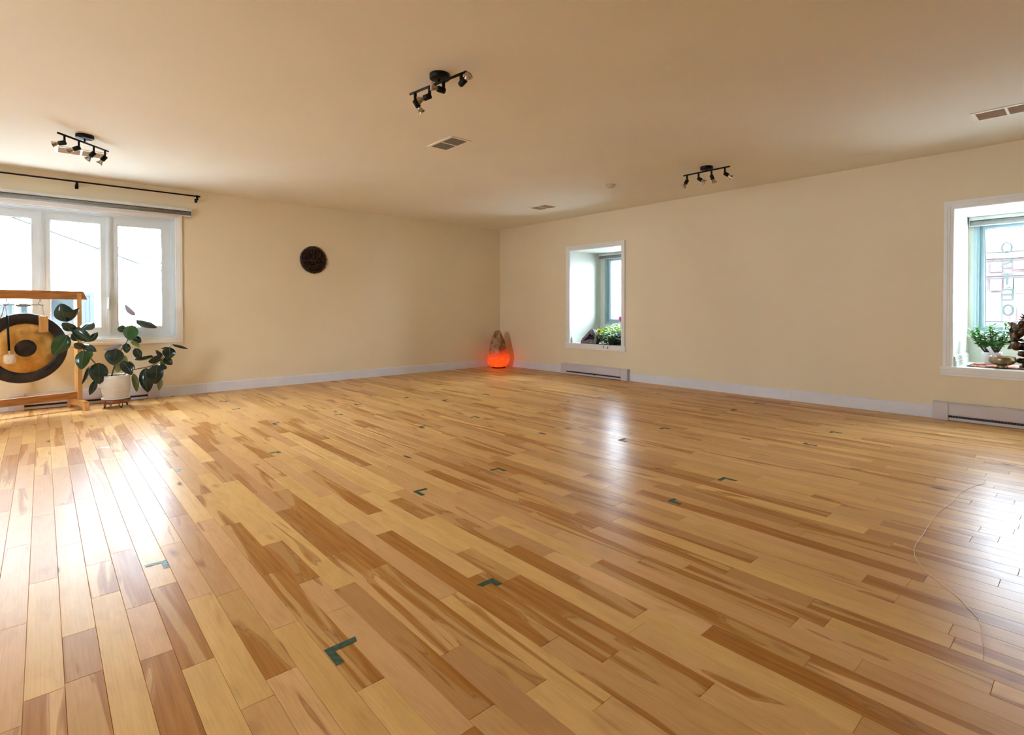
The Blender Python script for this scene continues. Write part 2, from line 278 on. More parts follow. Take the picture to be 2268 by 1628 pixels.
def floor_mat():
    m, nt, out = nodes('strip_maple_floor')
    N = nt.nodes.new; Lk = nt.links.new
    b = N('ShaderNodeBsdfPrincipled'); Lk(b.outputs[0], out.inputs[0])
    uvn = N('ShaderNodeUVMap'); uvn.uv_map = 'board'
    at = N('ShaderNodeAttribute'); at.attribute_name = 'tone'
    sp = N('ShaderNodeSeparateColor'); Lk(at.outputs['Color'], sp.inputs[0])
    def noise_(sx, sy, detail=3, dist=0, rough=.5):
        mp = N('ShaderNodeMapping'); mp.inputs['Scale'].default_value = (sx, sy, 1); Lk(uvn.outputs[0], mp.inputs[0])
        n = N('ShaderNodeTexNoise'); n.inputs['Scale'].default_value = 1; n.inputs['Detail'].default_value = detail
        n.inputs['Distortion'].default_value = dist; n.inputs['Roughness'].default_value = rough; Lk(mp.outputs[0], n.inputs[0]); return n
    def rng(src, a, b_, c, d):
        r = N('ShaderNodeMapRange'); r.inputs[1].default_value = a; r.inputs[2].default_value = b_; r.inputs[3].default_value = c; r.inputs[4].default_value = d
        Lk(src, r.inputs[0]); return r.outputs[0]
    def mth(op, a, b_):
        n = N('ShaderNodeMath'); n.operation = op
        for i, v in enumerate((a, b_)):
            if isinstance(v, (int, float)): n.inputs[i].default_value = v
            else: Lk(v, n.inputs[i])
        return n.outputs[0]
    def mixc(f, a, b_, mode='MIX'):
        n = N('ShaderNodeMix'); n.data_type = 'RGBA'; n.blend_type = mode
        if isinstance(f, (int, float)): n.inputs[0].default_value = f
        else: Lk(f, n.inputs[0])
        for i, v in ((6, a), (7, b_)):
            if isinstance(v, tuple): n.inputs[i].default_value = (*v, 1)
            else: Lk(v, n.inputs[i])
        return n.outputs[2]
    hue_ = rng(sp.outputs[1], 0, 1, .15, .85); light = mixc(hue_, FL['ly'], FL['lp'])
    dark = mixc(sp.outputs[1], FL['dy'], FL['dp'])
    base = mixc(sp.outputs[0], dark, light)
    # soft blotches along the board
    bl = noise_(2.2, 14, 2, .3); base = mixc(rng(bl.outputs[0], .35, .7, 0, .30), base, FL['mid']); b2 = noise_(5, 22, 4, .8, .6); base = mixc(rng(b2.outputs[0], .45, .75, 0, .26), base, FL['fig'])
    # sweeping heartwood figure
    hw = noise_(.9, 9.5, 2, 1.1); th = rng(sp.outputs[2], 0, 1, .72, .44)
    hm = mth('SUBTRACT', hw.outputs[0], th); hf = rng(hm, -.015, .05, 0, 1)
    hcol = mixc(rng(noise_(3, 60, 3).outputs[0], .3, .7, 0, 1), FL['h1'], FL['h2'])
    base = mixc(mth('MULTIPLY', hf, .88), base, hcol)
    # darker edge line of the heartwood
    edge = rng(mth('ABSOLUTE', mth('SUBTRACT', hm, .008), 0), 0, .010, .45, 0)
    base = mixc(edge, base, FL['edge'])
    # fine grain and rings
    gr = noise_(9, 260, 4, .2); base = mixc(rng(gr.outputs[0], .35, .75, 0, .30), base, FL['grain'], 'MULTIPLY')
    ring = N('ShaderNodeTexWave'); ring.inputs['Scale'].default_value = 1; ring.inputs['Distortion'].default_value = 9; ring.inputs['Detail'].default_value = 2; ring.inputs['Detail Scale'].default_value = 1.2
    mp = N('ShaderNodeMapping'); mp.inputs['Scale'].default_value = (1.2, 26, 1); Lk(uvn.outputs[0], mp.inputs[0]); ring.bands_direction = 'Y'; Lk(mp.outputs[0], ring.inputs[0])
    base = mixc(rng(ring.outputs[0], .5, 1, 0, .10), base, FL['grain'], 'MULTIPLY')
    # knots and mineral flecks: rare small dark spots with a soft brown halo
    k1 = noise_(4.5, 13, 0, 0)
    base = mixc(rng(k1.outputs[0], .76, .86, 0, .45), base, FL['edge'])
    base = mixc(rng(k1.outputs[0], .835, .86, 0, .85), base, FL['knot'])
    Lk(base, b.inputs['Base Color'])
    rn = noise_(6, 30, 2); Lk(rng(rn.outputs[0], .3, .7, FL['r0'], FL['r1']), b.inputs['Roughness'])
    b.inputs['Specular IOR Level'].default_value = FL['spec']
    b.inputs['Coat Weight'].default_value = FL['coat']; b.inputs['Coat Roughness'].default_value = FL['cr']
    tcn = N('ShaderNodeTexCoord'); wv = N('ShaderNodeTexNoise'); wv.inputs['Scale'].default_value = 7; wv.inputs['Detail'].default_value = 2
    Lk(tcn.outputs['Object'], wv.inputs[0])
    bp = N('ShaderNodeBump'); bp.inputs['Strength'].default_value = .25; bp.inputs['Distance'].default_value = .0006
    Lk(wv.outputs[0], bp.inputs['Height']); Lk(bp.outputs[0], b.inputs['Normal'])
    return m
FL = dict(ly=(.93, .61, .215), lp=(.93, .565, .26), dy=(.48, .235, .065), dp=(.48, .235, .10), mid=(.62, .34, .115),
          fig=(.42, .18, .045), h1=(.36, .135, .022), h2=(.54, .24, .05), edge=(.20, .075, .017), grain=(.72, .60, .48), knot=(.05, .018, .006),
          r0=.285, r1=.315, spec=.055, coat=.0, cr=.15)
fme = floor_mesh(); fme.materials.append(floor_mat())
fl = bpy.data.objects.new('floor', fme); col.objects.link(fl); struct(fl)

# ------------------------------------------------------------------ room shell
def wall_with_holes(name, axis, pos, thick, a0, a1, z0, z1, holes, m, parent=None):
    """wall in the plane axis=pos; thick outward; holes [(a0,a1,z0,z1)]"""
    mb = MB(); As = sorted({a0, a1, *[h[0] for h in holes], *[h[1] for h in holes]}); Zs = sorted({z0, z1, *[h[2] for h in holes], *[h[3] for h in holes]})
    for i in range(len(As)-1):
        for j in range(len(Zs)-1):
            ca, cz = (As[i]+As[i+1])/2, (Zs[j]+Zs[j+1])/2
            if any(h[0] < ca < h[1] and h[2] < cz < h[3] for h in holes): continue
            if axis == 'y': mb.box((As[i], pos, Zs[j]), (As[i+1], pos+thick, Zs[j+1]))
            else: mb.box((pos, As[i], Zs[j]), (pos+thick, As[i+1], Zs[j+1]))
    # weld and drop inner faces
    me = bpy.data.meshes.new(name); me.from_pydata(mb.v, [], mb.f); bm = bmesh.new(); bm.from_mesh(me)
    bmesh.ops.remove_doubles(bm, verts=bm.verts, dist=1e-5)
    seen = {}
    for f in bm.faces: seen.setdefault(tuple(sorted(v.index for v in f.verts)), []).append(f)
    bmesh.ops.delete(bm, geom=[f for fs in seen.values() if len(fs) > 1 for f in fs], context='FACES')
    bmesh.ops.recalc_face_normals(bm, faces=bm.faces); bm.to_mesh(me); bm.free()
    me.materials.append(M[m]); o = bpy.data.objects.new(name, me); col.objects.link(o)
    if parent: o.parent = parent; o.location = -parent_world(parent)
    return o
W1 = (-6.84, -5.02, .698, 2.08)      # x0, x1, z0, z1 of the triple casement opening
W2 = (-2.68, -1.695, .487, 1.922)    # y0, y1, z0, z1 of the deep niches
W3 = (-7.355, -6.368, .487, 1.922)
WR = [(-8.6, -6.9, .7, 2.05), (-5.0, -3.4, .7, 2.05)]   # windows of the wall behind the photographer (x)
WS = [(-4.4, -3.2, .75, 2.02)]   # window added in the unseen fourth wall for more daylight (y)
ND = .75
struct(wall_with_holes('wall_left', 'y', 0, .14, XMIN, 0, -.05, H, [W1], 'wall'))
struct(wall_with_holes('wall_right', 'x', 0, .06, YMIN, .14, -.05, H, [W2, W3], 'wall'))
struct(wall_with_holes('wall_near', 'y', YMIN, -.14, XMIN, 0, -.05, H, WR if USE_REAR else [], 'wall'))
struct(wall_with_holes('wall_far_side', 'x', XMIN, -.14, YMIN, 0, -.05, H, WS if USE_SIDE else [], 'wall'))
mb = MB().box((XMIN-.14, YMIN-.14, H), (.14, .14, H+.12)); struct(mb.build('ceiling', 'ceil'))
mb = MB().box((XMIN-.14, YMIN-.14, -.25), (.14, .14, -.0025)); struct(mb.build('floor_slab', 'soil'))

def profile_frame(mb, axis, pos, a0, a1, z0, z1, prof, out=1, mi=0, sides='LRTB'):
    """mitred moulding round a rectangle; prof = [(outset from opening, projection into room)]. Into the room is -out along axis"""
    n = len(prof)
    def P(a, z, pr):
        return (a, pos-out*pr, z) if axis == 'y' else (pos-out*pr, a, z)
    cs = []
    for sx, sz in ((-1, -1), (1, -1), (1, 1), (-1, 1)):
        ring = []
        for o_, pr in prof:
            a = (a0 if sx < 0 else a1)+sx*o_; z = (z0 if sz < 0 else z1)+sz*o_
            ring.append(P(a, z, pr))
        cs.append(ring)
    segs = {'B': (0, 1), 'R': (1, 2), 'T': (2, 3), 'L': (3, 0)}
    for k, (i, j) in segs.items():
        if k not in sides: continue
        vs = cs[i]+cs[j]; fs = [(q, (q+1) % n, n+(q+1) % n, n+q) for q in range(n)]
        fs += [list(range(n)), list(range(n, 2*n))[::-1]]
        mb.add(vs, fs, mi)
    return mb
CAS = [(0, 0), (0, .008), (.006, .012), (.022, .013), (.024, .017), (.040, .018), (.043, .022), (.068, .022), (.070, 0)]

# ------------------------------------------------------------------ window 1 (triple casement)
w1 = thing('window_1', ((W1[0]+W1[1])/2, 0, W1[2]), None, None, None, 'structure')
cb = MB(); profile_frame(cb, 'y', 0, *W1, CAS); plab(cb.build('casing', 'trim', w1), 'white moulded casing')
fb = MB()   # jamb liner stepping back to the frame
x0, x1, z0, z1 = W1
fb_in = .022
STEP = [(0, -.002), (.0, .0), (-.010, .0), (-.010, -.035), (-.022, -.035), (-.022, -.060), (-.040, -.060), (-.040, -.13), (0, -.13)]
profile_frame(fb, 'y', 0, *W1, STEP); fb.build('frame', 'vinyl', w1)
X1 = [(-6.685, -6.280), (-6.125, -5.717), (-5.557, -5.145)]   # glass extents of the three sashes
GZ0, GZ1 = .824, 1.955; GY = .085
fx0, fx1, fz0, fz1 = x0+.040, x1-.040, z0+.040, z1-.040
mids = [fx0, -6.2025, -5.637, fx1]
for i in (1, 2):
    mu = MB(); xm = mids[i]
    mu.box((xm-.030, .062, fz0), (xm+.030, .13, fz1)); mu.box((xm-.010, .050, fz0), (xm+.010, .062, fz1)); mu.box((xm-.022, .057, fz0), (xm+.022, .063, fz1))
    mu.build('mullion', 'vinyl', w1)
for i, (gx0, gx1) in enumerate(X1):
    sx0 = mids[i]+(.030 if i else 0); sx1 = mids[i+1]-(.030 if i < 2 else 0)
    sb = MB(); ox = [(0, .066), (0, .125)]
    # sash rails around the glass
    for a, b in (((sx0, fz0), (gx0-.012, fz1)), ((gx1+.012, fz0), (sx1, fz1)), ((gx0-.012, fz0), (gx1+.012, GZ0-.012)), ((gx0-.012, GZ1+.012), (gx1+.012, fz1))):
        sb.box((a[0], .072, a[1]), (b[0], .120, b[1]))
    profile_frame(sb, 'y', .072, gx0, gx1, GZ0, GZ1, [(0, -.012), (.003, .0), (.012, .002), (.014, 0), (.014, -.03), (0, -.03)])
    s = sb.build('sash', 'vinyl', w1)
    gk = MB(); profile_frame(gk, 'y', GY, gx0-.001, gx1+.001, GZ0-.001, GZ1+.001, [(0, 0), (0, .003), (-.004, .003), (-.004, 0)]); gk.build('gasket', 'gasket', s)
    g = MB(); g.add([(gx0, GY, GZ0), (gx1, GY, GZ0), (gx1, GY, GZ1), (gx0, GY, GZ1)], [(0, 1, 2, 3)])
    g.build('glass_pane', 'glass', s)
    if i == 2:   # lock lever and crank
        hb = MB(); hb.tube([(-5.645, .05, 1.02), (-5.645, .035, 1.05), (-5.645, .03, 1.10), (-5.645, .045, 1.15)], [.006, .008, .007, .005]); hb.box((-5.657, .045, 1.0), (-5.633, .06, 1.16)); hb.build('lock_lever', 'vinyl', w1)
        ck = MB(); ck.box((-5.47, .028, .765), (-5.33, .066, .785)); ck.tube([(-5.40, .035, .785), (-5.44, .02, .80), (-5.36, .015, .81)], .006); ck.build('crank', 'vinyl', w1)

# ------------------------------------------------------------------ deep niche windows 2 and 3
def niche_window(name, win, gy, full_left):
    y0, y1, z0, z1 = win                         # y1 is the left (far) jamb as photographed
    w = thing(name, (0, (y0+y1)/2, z0), None, None, None, 'structure')
    nb = MB(); t = .05                            # niche lining: four boards and the back wall round the window unit
    q = .002; nb.box((.001, y1-q, z0-t), (ND+.15, y1+t, z1+t)); nb.box((.001, y0-t, z0-t), (ND+.15, y0+q, z1+t))
    nb.box((.001, y0+q, z1-q), (ND+.15, y1-q, z1+t)); nb.box((.001, y0+q, z0-t), (ND+.15, y1-q, z0+.0005))
    nb.build('niche_lining', 'niche', w)
    g0, g1, q0, q1 = gy; fr = .085                # glass extents
    u0, u1, v0, v1 = g0-fr, g1+fr, q0-.085, min(z1-.02, q1+.085)
    bk = wall_with_holes('niche_back', 'x', ND, .12, y0, y1, z0, z1, [(u0, u1, v0, v1)], 'niche', w)
    f = MB()
    profile_frame(f, 'x', ND, u0, u1, v0, v1, [(0, 0), (0, .012), (.018, .016), (.040, .014), (.042, 0)]) if False else None
    profile_frame(f, 'x', ND, u0, u1, v0, v1, [(0.0, -.10), (.0, .004), (-.022, .004), (-.024, -.01), (-.042, -.01), (-.042, -.10)])
    f.build('frame', 'vinylblue', w)
    sl = MB(); sl.box((ND-.045, y0, v0-.03), (ND+.01, y1, v0)); sl.box((ND-.02, y0, v0-.075), (ND, y1, v0-.03)); sl.build('window_sill', 'niche', w)
    s = MB(); profile_frame(s, 'x', ND+.03, g0, g1, q0, q1, [(0, -.025), (.004, .0), (.022, .003), (.024, -.006), (.044, -.006), (.044, -.05), (0, -.05)]); s = s.build('sash', 'vinylblue', w)
    gk = MB(); profile_frame(gk, 'x', ND+.052, g0-.001, g1+.001, q0-.001, q1+.001, [(0, 0), (0, .004), (-.005, .004), (-.005, 0)]); gk.build('gasket', 'gasket', s)
    g = MB(); g.add([(ND+.05, g0, q0), (ND+.05, g1, q0), (ND+.05, g1, q1), (ND+.05, g0, q1)], [(0, 1, 2, 3)]); gp = g.build('glass_pane', 'glass', s)
    c = MB(); profile_frame(c, 'x', 0, y0, y1, z0, z1, CAS, sides='LRT'); plab(c.build('casing', 'trim', w), 'white moulded casing')
    st = MB(); st.box((-.030, y0-.085, z0-.028), (.02, y1+.085, z0)); st.box((-.018, y0-.085, z0-.062), (0, y1+.085, z0-.028)); st.box((-.024, y0-.085, z0-.082), (0, y1+.085, z0-.062)); st.build('window_stool', 'trim', w, bevel=.003)
    # stepped baseboard inside the niche, left side and back
    b = MB()
    for hh, dd in ((.050, .024), (.072, .018), (.088, .013), (.100, .006)):
        q_ = .035-dd*.2; b.box((q_, y1-dd, z0+dd*.01), (ND-dd*.02, y1-.001, z0+hh)); b.box((ND-dd, y0+dd, z0+dd*.01), (ND, y1-dd, z0+hh)); b.box((q_, y0+.001, z0+dd*.01), (ND-dd*.02, y0+dd, z0+hh))
    b.build('niche_baseboard', 'niche', w, bevel=.002)
    return w, s, gp
w2, _, _ = niche_window('window_2', W2, (-2.505, -1.873, .848, 1.802), .17)
w3, s3, gp3 = niche_window('window_3', W3, (-7.23, -6.495, .846, 1.800), .12)

# reversed lettering on the glass of window 3
def glyph_mesh(kind, cy, cz, h, w, x):
    mb = MB(); t = .16*h
    def ring(cy_, cz_, rw, rh, a0, a1, n=20):
        vs = []; fs = []
        for i in range(n+1):
            a = R_(a0+(a1-a0)*i/n); ca, sa = math.cos(a), math.sin(a)
            vs += [(x, cy_+rw*ca, cz_+rh*sa), (x, cy_+(rw-t)*ca, cz_+(rh-t*.75)*sa)]
        for i in range(n): fs.append((2*i, 2*i+1, 2*i+3, 2*i+2))
        mb.add(vs, fs)
    def bar(y0, z0, y1, z1): mb.add([(x, y0, z0), (x, y1, z0), (x, y1, z1), (x, y0, z1)], [(0, 1, 2, 3)])
    # letters are read from the street, so seen from inside they are mirrored: image-left is +y
    if kind == 'O': ring(cy, cz, w/2, h/2, 0, 360, 36)
    elif kind == 'S':
        ring(cy, cz+h*.235, w/2, h*.265, 20, 268); ring(cy, cz-h*.235, w/2, h*.265, 88, -160)
    elif kind == 'T': bar(cy-t/2, cz-h/2, cy+t/2, cz+h/2-t*.7); bar(cy-w/2, cz+h/2-t*.7, cy+w/2, cz+h/2)
    elif kind == 'E':
        bar(cy-w/2, cz-h/2, cy-w/2+t, cz+h/2)
        for q in (-.5, -.08, .5-.11): bar(cy-w/2+t, cz+h*q, cy+w*.45, cz+h*q+t*.7)
        mb.add([(x, cy-.01, cz+h*.56), (x, cy+.012, cz+h*.56), (x, cy-.012, cz+h*.68), (x, cy-.028, cz+h*.66)], [(0, 1, 2, 3)])
    return mb
M['letter'] = mat('frosted_vinyl_lettering', (.30, .38, .38), .5, var=.03)
for kind, zc, yc in (('O', 1.605, -6.648), ('S', 1.452, -6.650), ('T', 1.300, -6.652), ('E', 1.150, -6.658), ('O', 1.000, -6.662)):
    glyph_mesh(kind, yc, zc, .112, .088, ND+.046).build('letter', 'letter', s3)

# windows added to unseen walls to raise the room's light level
def added_window(name, axis, pos, win, out):
    a0, a1, z0, z1 = win
    w = thing(name, ((a0+a1)/2, pos, z0) if axis == 'y' else (pos, (a0+a1)/2, z0), None, None, None, 'structure')
    c = MB(); profile_frame(c, axis, pos, *win, CAS, out=out); c.build('casing', 'trim', w)
    f = MB(); profile_frame(f, axis, pos, *win, [(0, 0), (0, -.13), (-.05, -.13), (-.05, -.07), (-.02, -.07), (-.02, 0)], out=out)
    am = (a0+a1)/2
    if axis == 'y': f.box((am-.03, pos+out*.07, z0), (am+.03, pos+out*.13, z1))
    else: f.box((pos+out*.07, am-.03, z0), (pos+out*.13, am+.03, z1))
    f.build('frame', 'vinyl', w)
    g = MB(); p = pos+out*.10
    vs = [(a0, p, z0), (a1, p, z0), (a1, p, z1), (a0, p, z1)] if axis == 'y' else [(p, a0, z0), (p, a1, z0), (p, a1, z1), (p, a0, z1)]
    g.add(vs, [(0, 1, 2, 3)]); g.build('glass_pane', 'glass', w)
if USE_REAR:
    for i, w in enumerate(WR): added_window('window_%d' % (4+i), 'y', YMIN, w, -1)
if USE_SIDE:
    for i, w in enumerate(WS): added_window('window_%d' % (6+i), 'x', XMIN, w, -1)  # extra window, put in only to brighten the room

# ------------------------------------------------------------------ baseboards (broken where a heater stands)
HEAT1 = (-6.455, -5.194); HEAT2 = (-2.828, -1.556); HEAT3 = (-7.505, -6.235)
BPROF = [(0, 0), (.013, 0), (.013, .108), (.009, .114), (.006, .118), (0, .120)]
def base_run(mb, axis, a0, a1):
    poly = [(a0, -d, z) if axis == 'y' else (-d, a0, z) for d, z in BPROF]
    mb.prism(poly, (a1-a0, 0, 0) if axis == 'y' else (0, a1-a0, 0))
b = MB(); j = [-9.4, HEAT1[0]-.002]; base_run(b, 'y', XMIN, HEAT1[0]-.003)
for a0, a1 in ((HEAT1[1]+.003, -4.712), (-4.7105, -.30), (-.2985, -.0)): base_run(b, 'y', a0, a1)
struct(b.build('baseboard_left', 'base'))
b = MB()
for a0, a1 in ((-.013, HEAT2[1]+.003), (HEAT2[0]-.003, -4.985), (-4.9865, HEAT3[1]+.003), (HEAT3[0]-.003, YMIN)): base_run(b, 'x', a0, a1)
struct(b.build('baseboard_right', 'base'))
# ------------------------------------------------------------------ heaters
def heater(axis, a0, a1, label, knob=False):
    c = (a0+a1)/2; z0 = .0; h = .163; d = .062
    t = thing('baseboard_heater', (c, 0, 0) if axis == 'y' else (0, c, 0), label, 'heater', 'electric baseboard heaters under the windows')
    def bx(mb, u0, u1, d0, d1, zz0, zz1):
        return mb.box((u0, -d1, zz0), (u1, -d0, zz1)) if axis == 'y' else mb.box((-d1, u0, zz0), (-d0, u1, zz1))
    def pr(mb, u0, u1, poly):
        pts = [(u0, -p, z) if axis == 'y' else (-p, u0, z) for p, z in poly]
        mb.prism(pts, (u1-u0, 0, 0) if axis == 'y' else (0, u1-u0, 0))
    ec = .115
    bk = bx(MB(), a0+ec, a1-ec, 0, .02, .012, .155).build('back_plate', 'heater', t)
    dk = bx(MB(), a0+ec, a1-ec, .012, .046, .022, .060).build('heating_element', 'dark', t)
    fn = MB()
    u = a0+ec+.01
    while u < a1-ec-.02: bx(fn, u, u+.003, .02, .05, .030, .052); u += .02
    fn.build('element_fins', 'wire', t)
    p = MB(); pr(p, a0+ec, a1-ec, [(.0, h), (.05, h), (d, h-.012), (d, .062), (d-.004, .050), (d-.008, .062), (.0, .10)]); p.build('front_panel', 'heater', t)
    lo = MB(); pr(lo, a0+ec, a1-ec, [(.0, .006), (d, .006), (d, .030), (d-.006, .030), (d-.010, .018), (0, .018)]); lo.build('lower_lip', 'heater', t)
    for e0, e1 in ((a0, a0+ec-.002), (a1-ec+.002, a1)):
        e = MB(); pr(e, e0, e1, [(0, .0), (d+.002, 0), (d+.002, h-.010), (d-.008, h+.002), (0, h+.002)]); e = e.build('end_cap', 'heater', t, bevel=.004)
        s = MB(); pr(s, e0+.001, e1-.001, [(d+.0015, .042), (d+.0035, .042), (d+.0035, .046), (d+.0015, .046)]); s.build('cap_rib', 'heater', e)
    if knob:
        k = MB(); kc = (-d-.004, c-.05, .038) if axis == 'x' else (c, -d-.004, .038)
        k.lathe([(0, 0), (.012, 0), (.011, .016), (0, .018)], kc, 16, (-1, 0, 0) if axis == 'x' else (0, -1, 0)); k.build('thermostat_knob', 'darkwood', t)
    return t
heater('y', *HEAT1, 'white baseboard heater behind the gong stand and rubber plant')
heater('x', *HEAT2, 'white baseboard heater under the far niche window, small dark knob at its slot', True)
heater('x', *HEAT3, 'white baseboard heater under the right-hand window, cut by the photo edge')

# ------------------------------------------------------------------ blinds
def blind(axis, a0, a1, zt, pos, label):
    c = (a0+a1)/2
    t = thing('roller_blind', (c, pos, zt-.09) if axis == 'y' else (pos, c, zt-.09), label, 'roller blind', 'rolled-up roller blinds')
    def bx(mb, u0, u1, d0, d1, q0, q1):
        return mb.box((u0, pos-d1, q0), (u1, pos-d0, q1)) if axis == 'y' else mb.box((pos-d1, u0, q0), (pos-d0, u1, q1))
    bx(MB(), a0+.004, a1-.004, 0, .060, zt-.032, zt).build('head_rail', 'blindw', t)
    f = MB(); r = .024
    cc = [(.032+r*math.cos(a), zt-.056+r*math.sin(a)) for a in [2*PI*k/20 for k in range(20)]]
    pts = [(a0+.006, pos-p, z) if axis == 'y' else (pos-p, a0+.006, z) for p, z in cc]
    f.prism(pts, (a1-a0-.012, 0, 0) if axis == 'y' else (0, a1-a0-.012, 0), smooth=True); f.build('fabric_roll', 'blindg', t)
    bx(MB(), a0+.006, a1-.006, .024, .036, zt-.090, zt-.078).build('bottom_bar', 'blindw', t)
    for u0, u1 in ((a0, a0+.004), (a1-.004, a1)): bx(MB(), u0, u1, 0, .062, zt-.086, zt).build('end_bracket', 'blindw', t)
    return t
blind('y', -7.02, -4.862, 2.208, -.022, 'long grey roller blind rolled up above the triple window')
blind('x', W2[0]+.004, W2[1]-.012, W2[3]-.004, ND-.002, 'short pale roller blind at the top of the far niche window')
blind('x', W3[0]+.004, W3[1]-.012, W3[3]-.004, ND-.002, 'short grey roller blind at the top of the right-hand niche window')

# ------------------------------------------------------------------ curtain rod
t = thing('curtain_rod', (-5.91, 0, 2.32), 'thin black curtain rod on brackets just under the ceiling', 'curtain rod')
r = MB(); r.tube([(-7.06, -.08, 2.364), (-4.80, -.08, 2.364)], .0085, 12); r.build('rod', 'black', t)
for x in (-7.03, -5.912, -4.803):
    k = MB(); k.box((x-.011, -.088, 2.318), (x+.011, -.074, 2.360)); k.box((x-.009, -.080, 2.318), (x+.009, -.0, 2.328)); k.box((x-.014, -.004, 2.300), (x+.014, 0, 2.345)); k.build('bracket', 'black', t)
for s, x in ((1, -4.80), (-1, -7.06)):
    k = MB(); k.lathe([(.0085, -.02), (.012, -.015), (.013, .01), (.008, .028), (.0, .034)], (x, -.08, 2.364), 14, (s, 0, 0)); k.build('finial', 'black', t)

# ------------------------------------------------------------------ track lights
def track(c, bar0, bar1, heads, label):
    t = thing('track_light', (c[0], c[1], H), label, 'ceiling light', 'black four-spot ceiling lights')
    MB().lathe([(0, 0), (.060, 0), (.061, -.004), (.061, -.026), (.056, -.030), (0, -.030)], (c[0], c[1], H), 40).build('canopy', 'black', t)
    zb = H-.052; a = Vector((*bar0, zb)); b = Vector((*bar1, zb))
    m = MB(); m.tube([a, b], .0078, 12); m.tube([(c[0], c[1], H-.028), ((a+b)/2)[:2]+(zb,)], .007, 8); m.build('bar', 'black', t)
    for f, d in heads:
        p = a.lerp(b, f); d = Vector(d).normalized(); ht = thing_part('spot_head', p, t)
        ar = MB(); ar.box(p+Vector((-.007, -.007, -.055)), p+Vector((.007, .007, 0))); ar.build('arm', 'black', ht)
        q = p+Vector((0, 0, -.058))
        s_ = MB(); s_.lathe([(0, -.012), (.015, -.010), (.018, -.004), (.018, .038), (.014, .040), (0, .040)], q, 20, d); s_.build('socket', 'black', ht)
        bl = MB(); bl.lathe([(.012, .040), (.013, .048), (.019, .062), (.025, .074), (.0255, .078)], q, 24, d)
        bl.build('reflector', 'refl', ht)
        le = MB(); le.lathe([(.0245, .076), (.016, .080), (0, .081)], q, 24, d); le.build('bulb_glass', 'bulb', ht)
    return t
def thing_part(name, loc, parent):
    o = bpy.data.objects.new(name, None); o.empty_display_size = .02; col.objects.link(o); o.parent = parent; o.location = Vector(loc)-parent_world(parent); return o
M['refl'] = mat('silvered_reflector', (.55, .50, .42), .12, metal=1, var=.3, scale=60)
M['bulb'] = mat('clear_bulb_front', (.62, .55, .45), .08, metal=.55, spec=.8, var=.3, scale=90)
RT = Vector((.7477, -.664, 0)); FW = Vector((.664, .7477, 0)); UP = Vector((0, 0, 1))
def dirv(r, u, f): return RT*r+UP*u+FW*f
track((-5.925, -1.745), (-6.095, -1.885), (-5.757, -1.53), [(.12, dirv(-1, -.35, -.5)), (.39, dirv(-1, -.5, -.4)), (.69, dirv(-.75, -.9, -.2)), (.93, dirv(-.55, -.9, -.3))], 'black four-spot light in front of the triple window')
track((-4.383, -4.600), (-4.430, -4.335), (-4.355, -4.830), [(.10, dirv(.5, -.8, .3)), (.37, dirv(-1, -.35, .15)), (.62, dirv(-1, .15, -.5)), (.92, dirv(.9, .45, -1.0))], 'black four-spot light nearest the camera, high in mid ceiling')
track((-1.205, -4.62), (-1.238, -4.385), (-1.236, -4.875), [(.08, dirv(-.5, -.8, -.2)), (.34, dirv(.8, -.7, -.5)), (.62, dirv(.3, -.9, -.2)), (.90, dirv(.8, -.6, -.2))], 'black four-spot light far off near the right wall')

# ------------------------------------------------------------------ ceiling vents, smoke detector
def vent(x0, x1, y0, y1, split, mslot, label, along='x'):
    t = thing('ceiling_vent', ((x0+x1)/2, (y0+y1)/2, H), label, 'air vent', 'ceiling air vents')
    z = H; f = MB(); m = .026
    f.box((x0, y0, z-.006), (x1, y0+m, z)); f.box((x0, y1-m, z-.006), (x1, y1, z)); f.box((x0, y0+m, z-.006), (x0+m, y1-m, z)); f.box((x1-m, y0+m, z-.006), (x1, y1-m, z))
    if along == 'x': f.box(((x0+x1)/2-.008, y0+m, z-.006), ((x0+x1)/2+.008, y1-m, z))
    else: f.box((x0+m, (y0+y1)/2-.008, z-.006), (x1-m, (y0+y1)/2+.008, z))
    f.build('vent_frame', 'vent', t, bevel=.0015)
    g = MB(); n = int(((y1-y0) if along == 'x' else (x1-x0))/.012)
    g.box((x0+m, y0+m, z-.001), (x1-m, y1-m, z-.0004))
    for i in range(n):
        if along == 'x':
            y = y0+m+(y1-y0-2*m)*(i+.5)/n; g.add([(x0+m, y-.005, z-.0008), (x1-m, y-.005, z-.0008), (x1-m, y+.003, z-.005), (x0+m, y+.003, z-.005)], [(0, 1, 2, 3)])
        else:
            x = x0+m+(x1-x0-2*m)*(i+.5)/n; g.add([(x-.005, y0+m, z-.0008), (x-.005, y1-m, z-.0008), (x+.003, y1-m, z-.005), (x+.003, y0+m, z-.005)], [(0, 1, 2, 3)])
    g.build('louvres', mslot, t)
vent(-6.105, -5.735, -1.235, -.985, 2, 'ventslot', 'ceiling vent behind the spotlight at the triple window')
vent(-3.675, -3.465, -3.715, -3.345, 2, 'ventgrey', 'grey-grilled ceiling vent beyond the middle spotlight', 'y')
vent(-1.085, -.815, -2.225, -1.865, 2, 'ventslot', 'small ceiling vent nearest the room corner', 'y')
vent(-1.115, -.875, -7.00, -6.62, 2, 'ventslot', 'ceiling vent at the upper right edge of the photo', 'y')
t = thing('smoke_detector', (-1.31, -3.50, H), 'round cream smoke detector on the ceiling beyond the far spotlight', 'smoke detector')
MB().lathe([(0, 0), (.058, 0), (.058, -.012), (.048, -.026), (.030, -.034), (0, -.036)], (-1.31, -3.50, H), 32).build('detector_body', 'plastic', t)
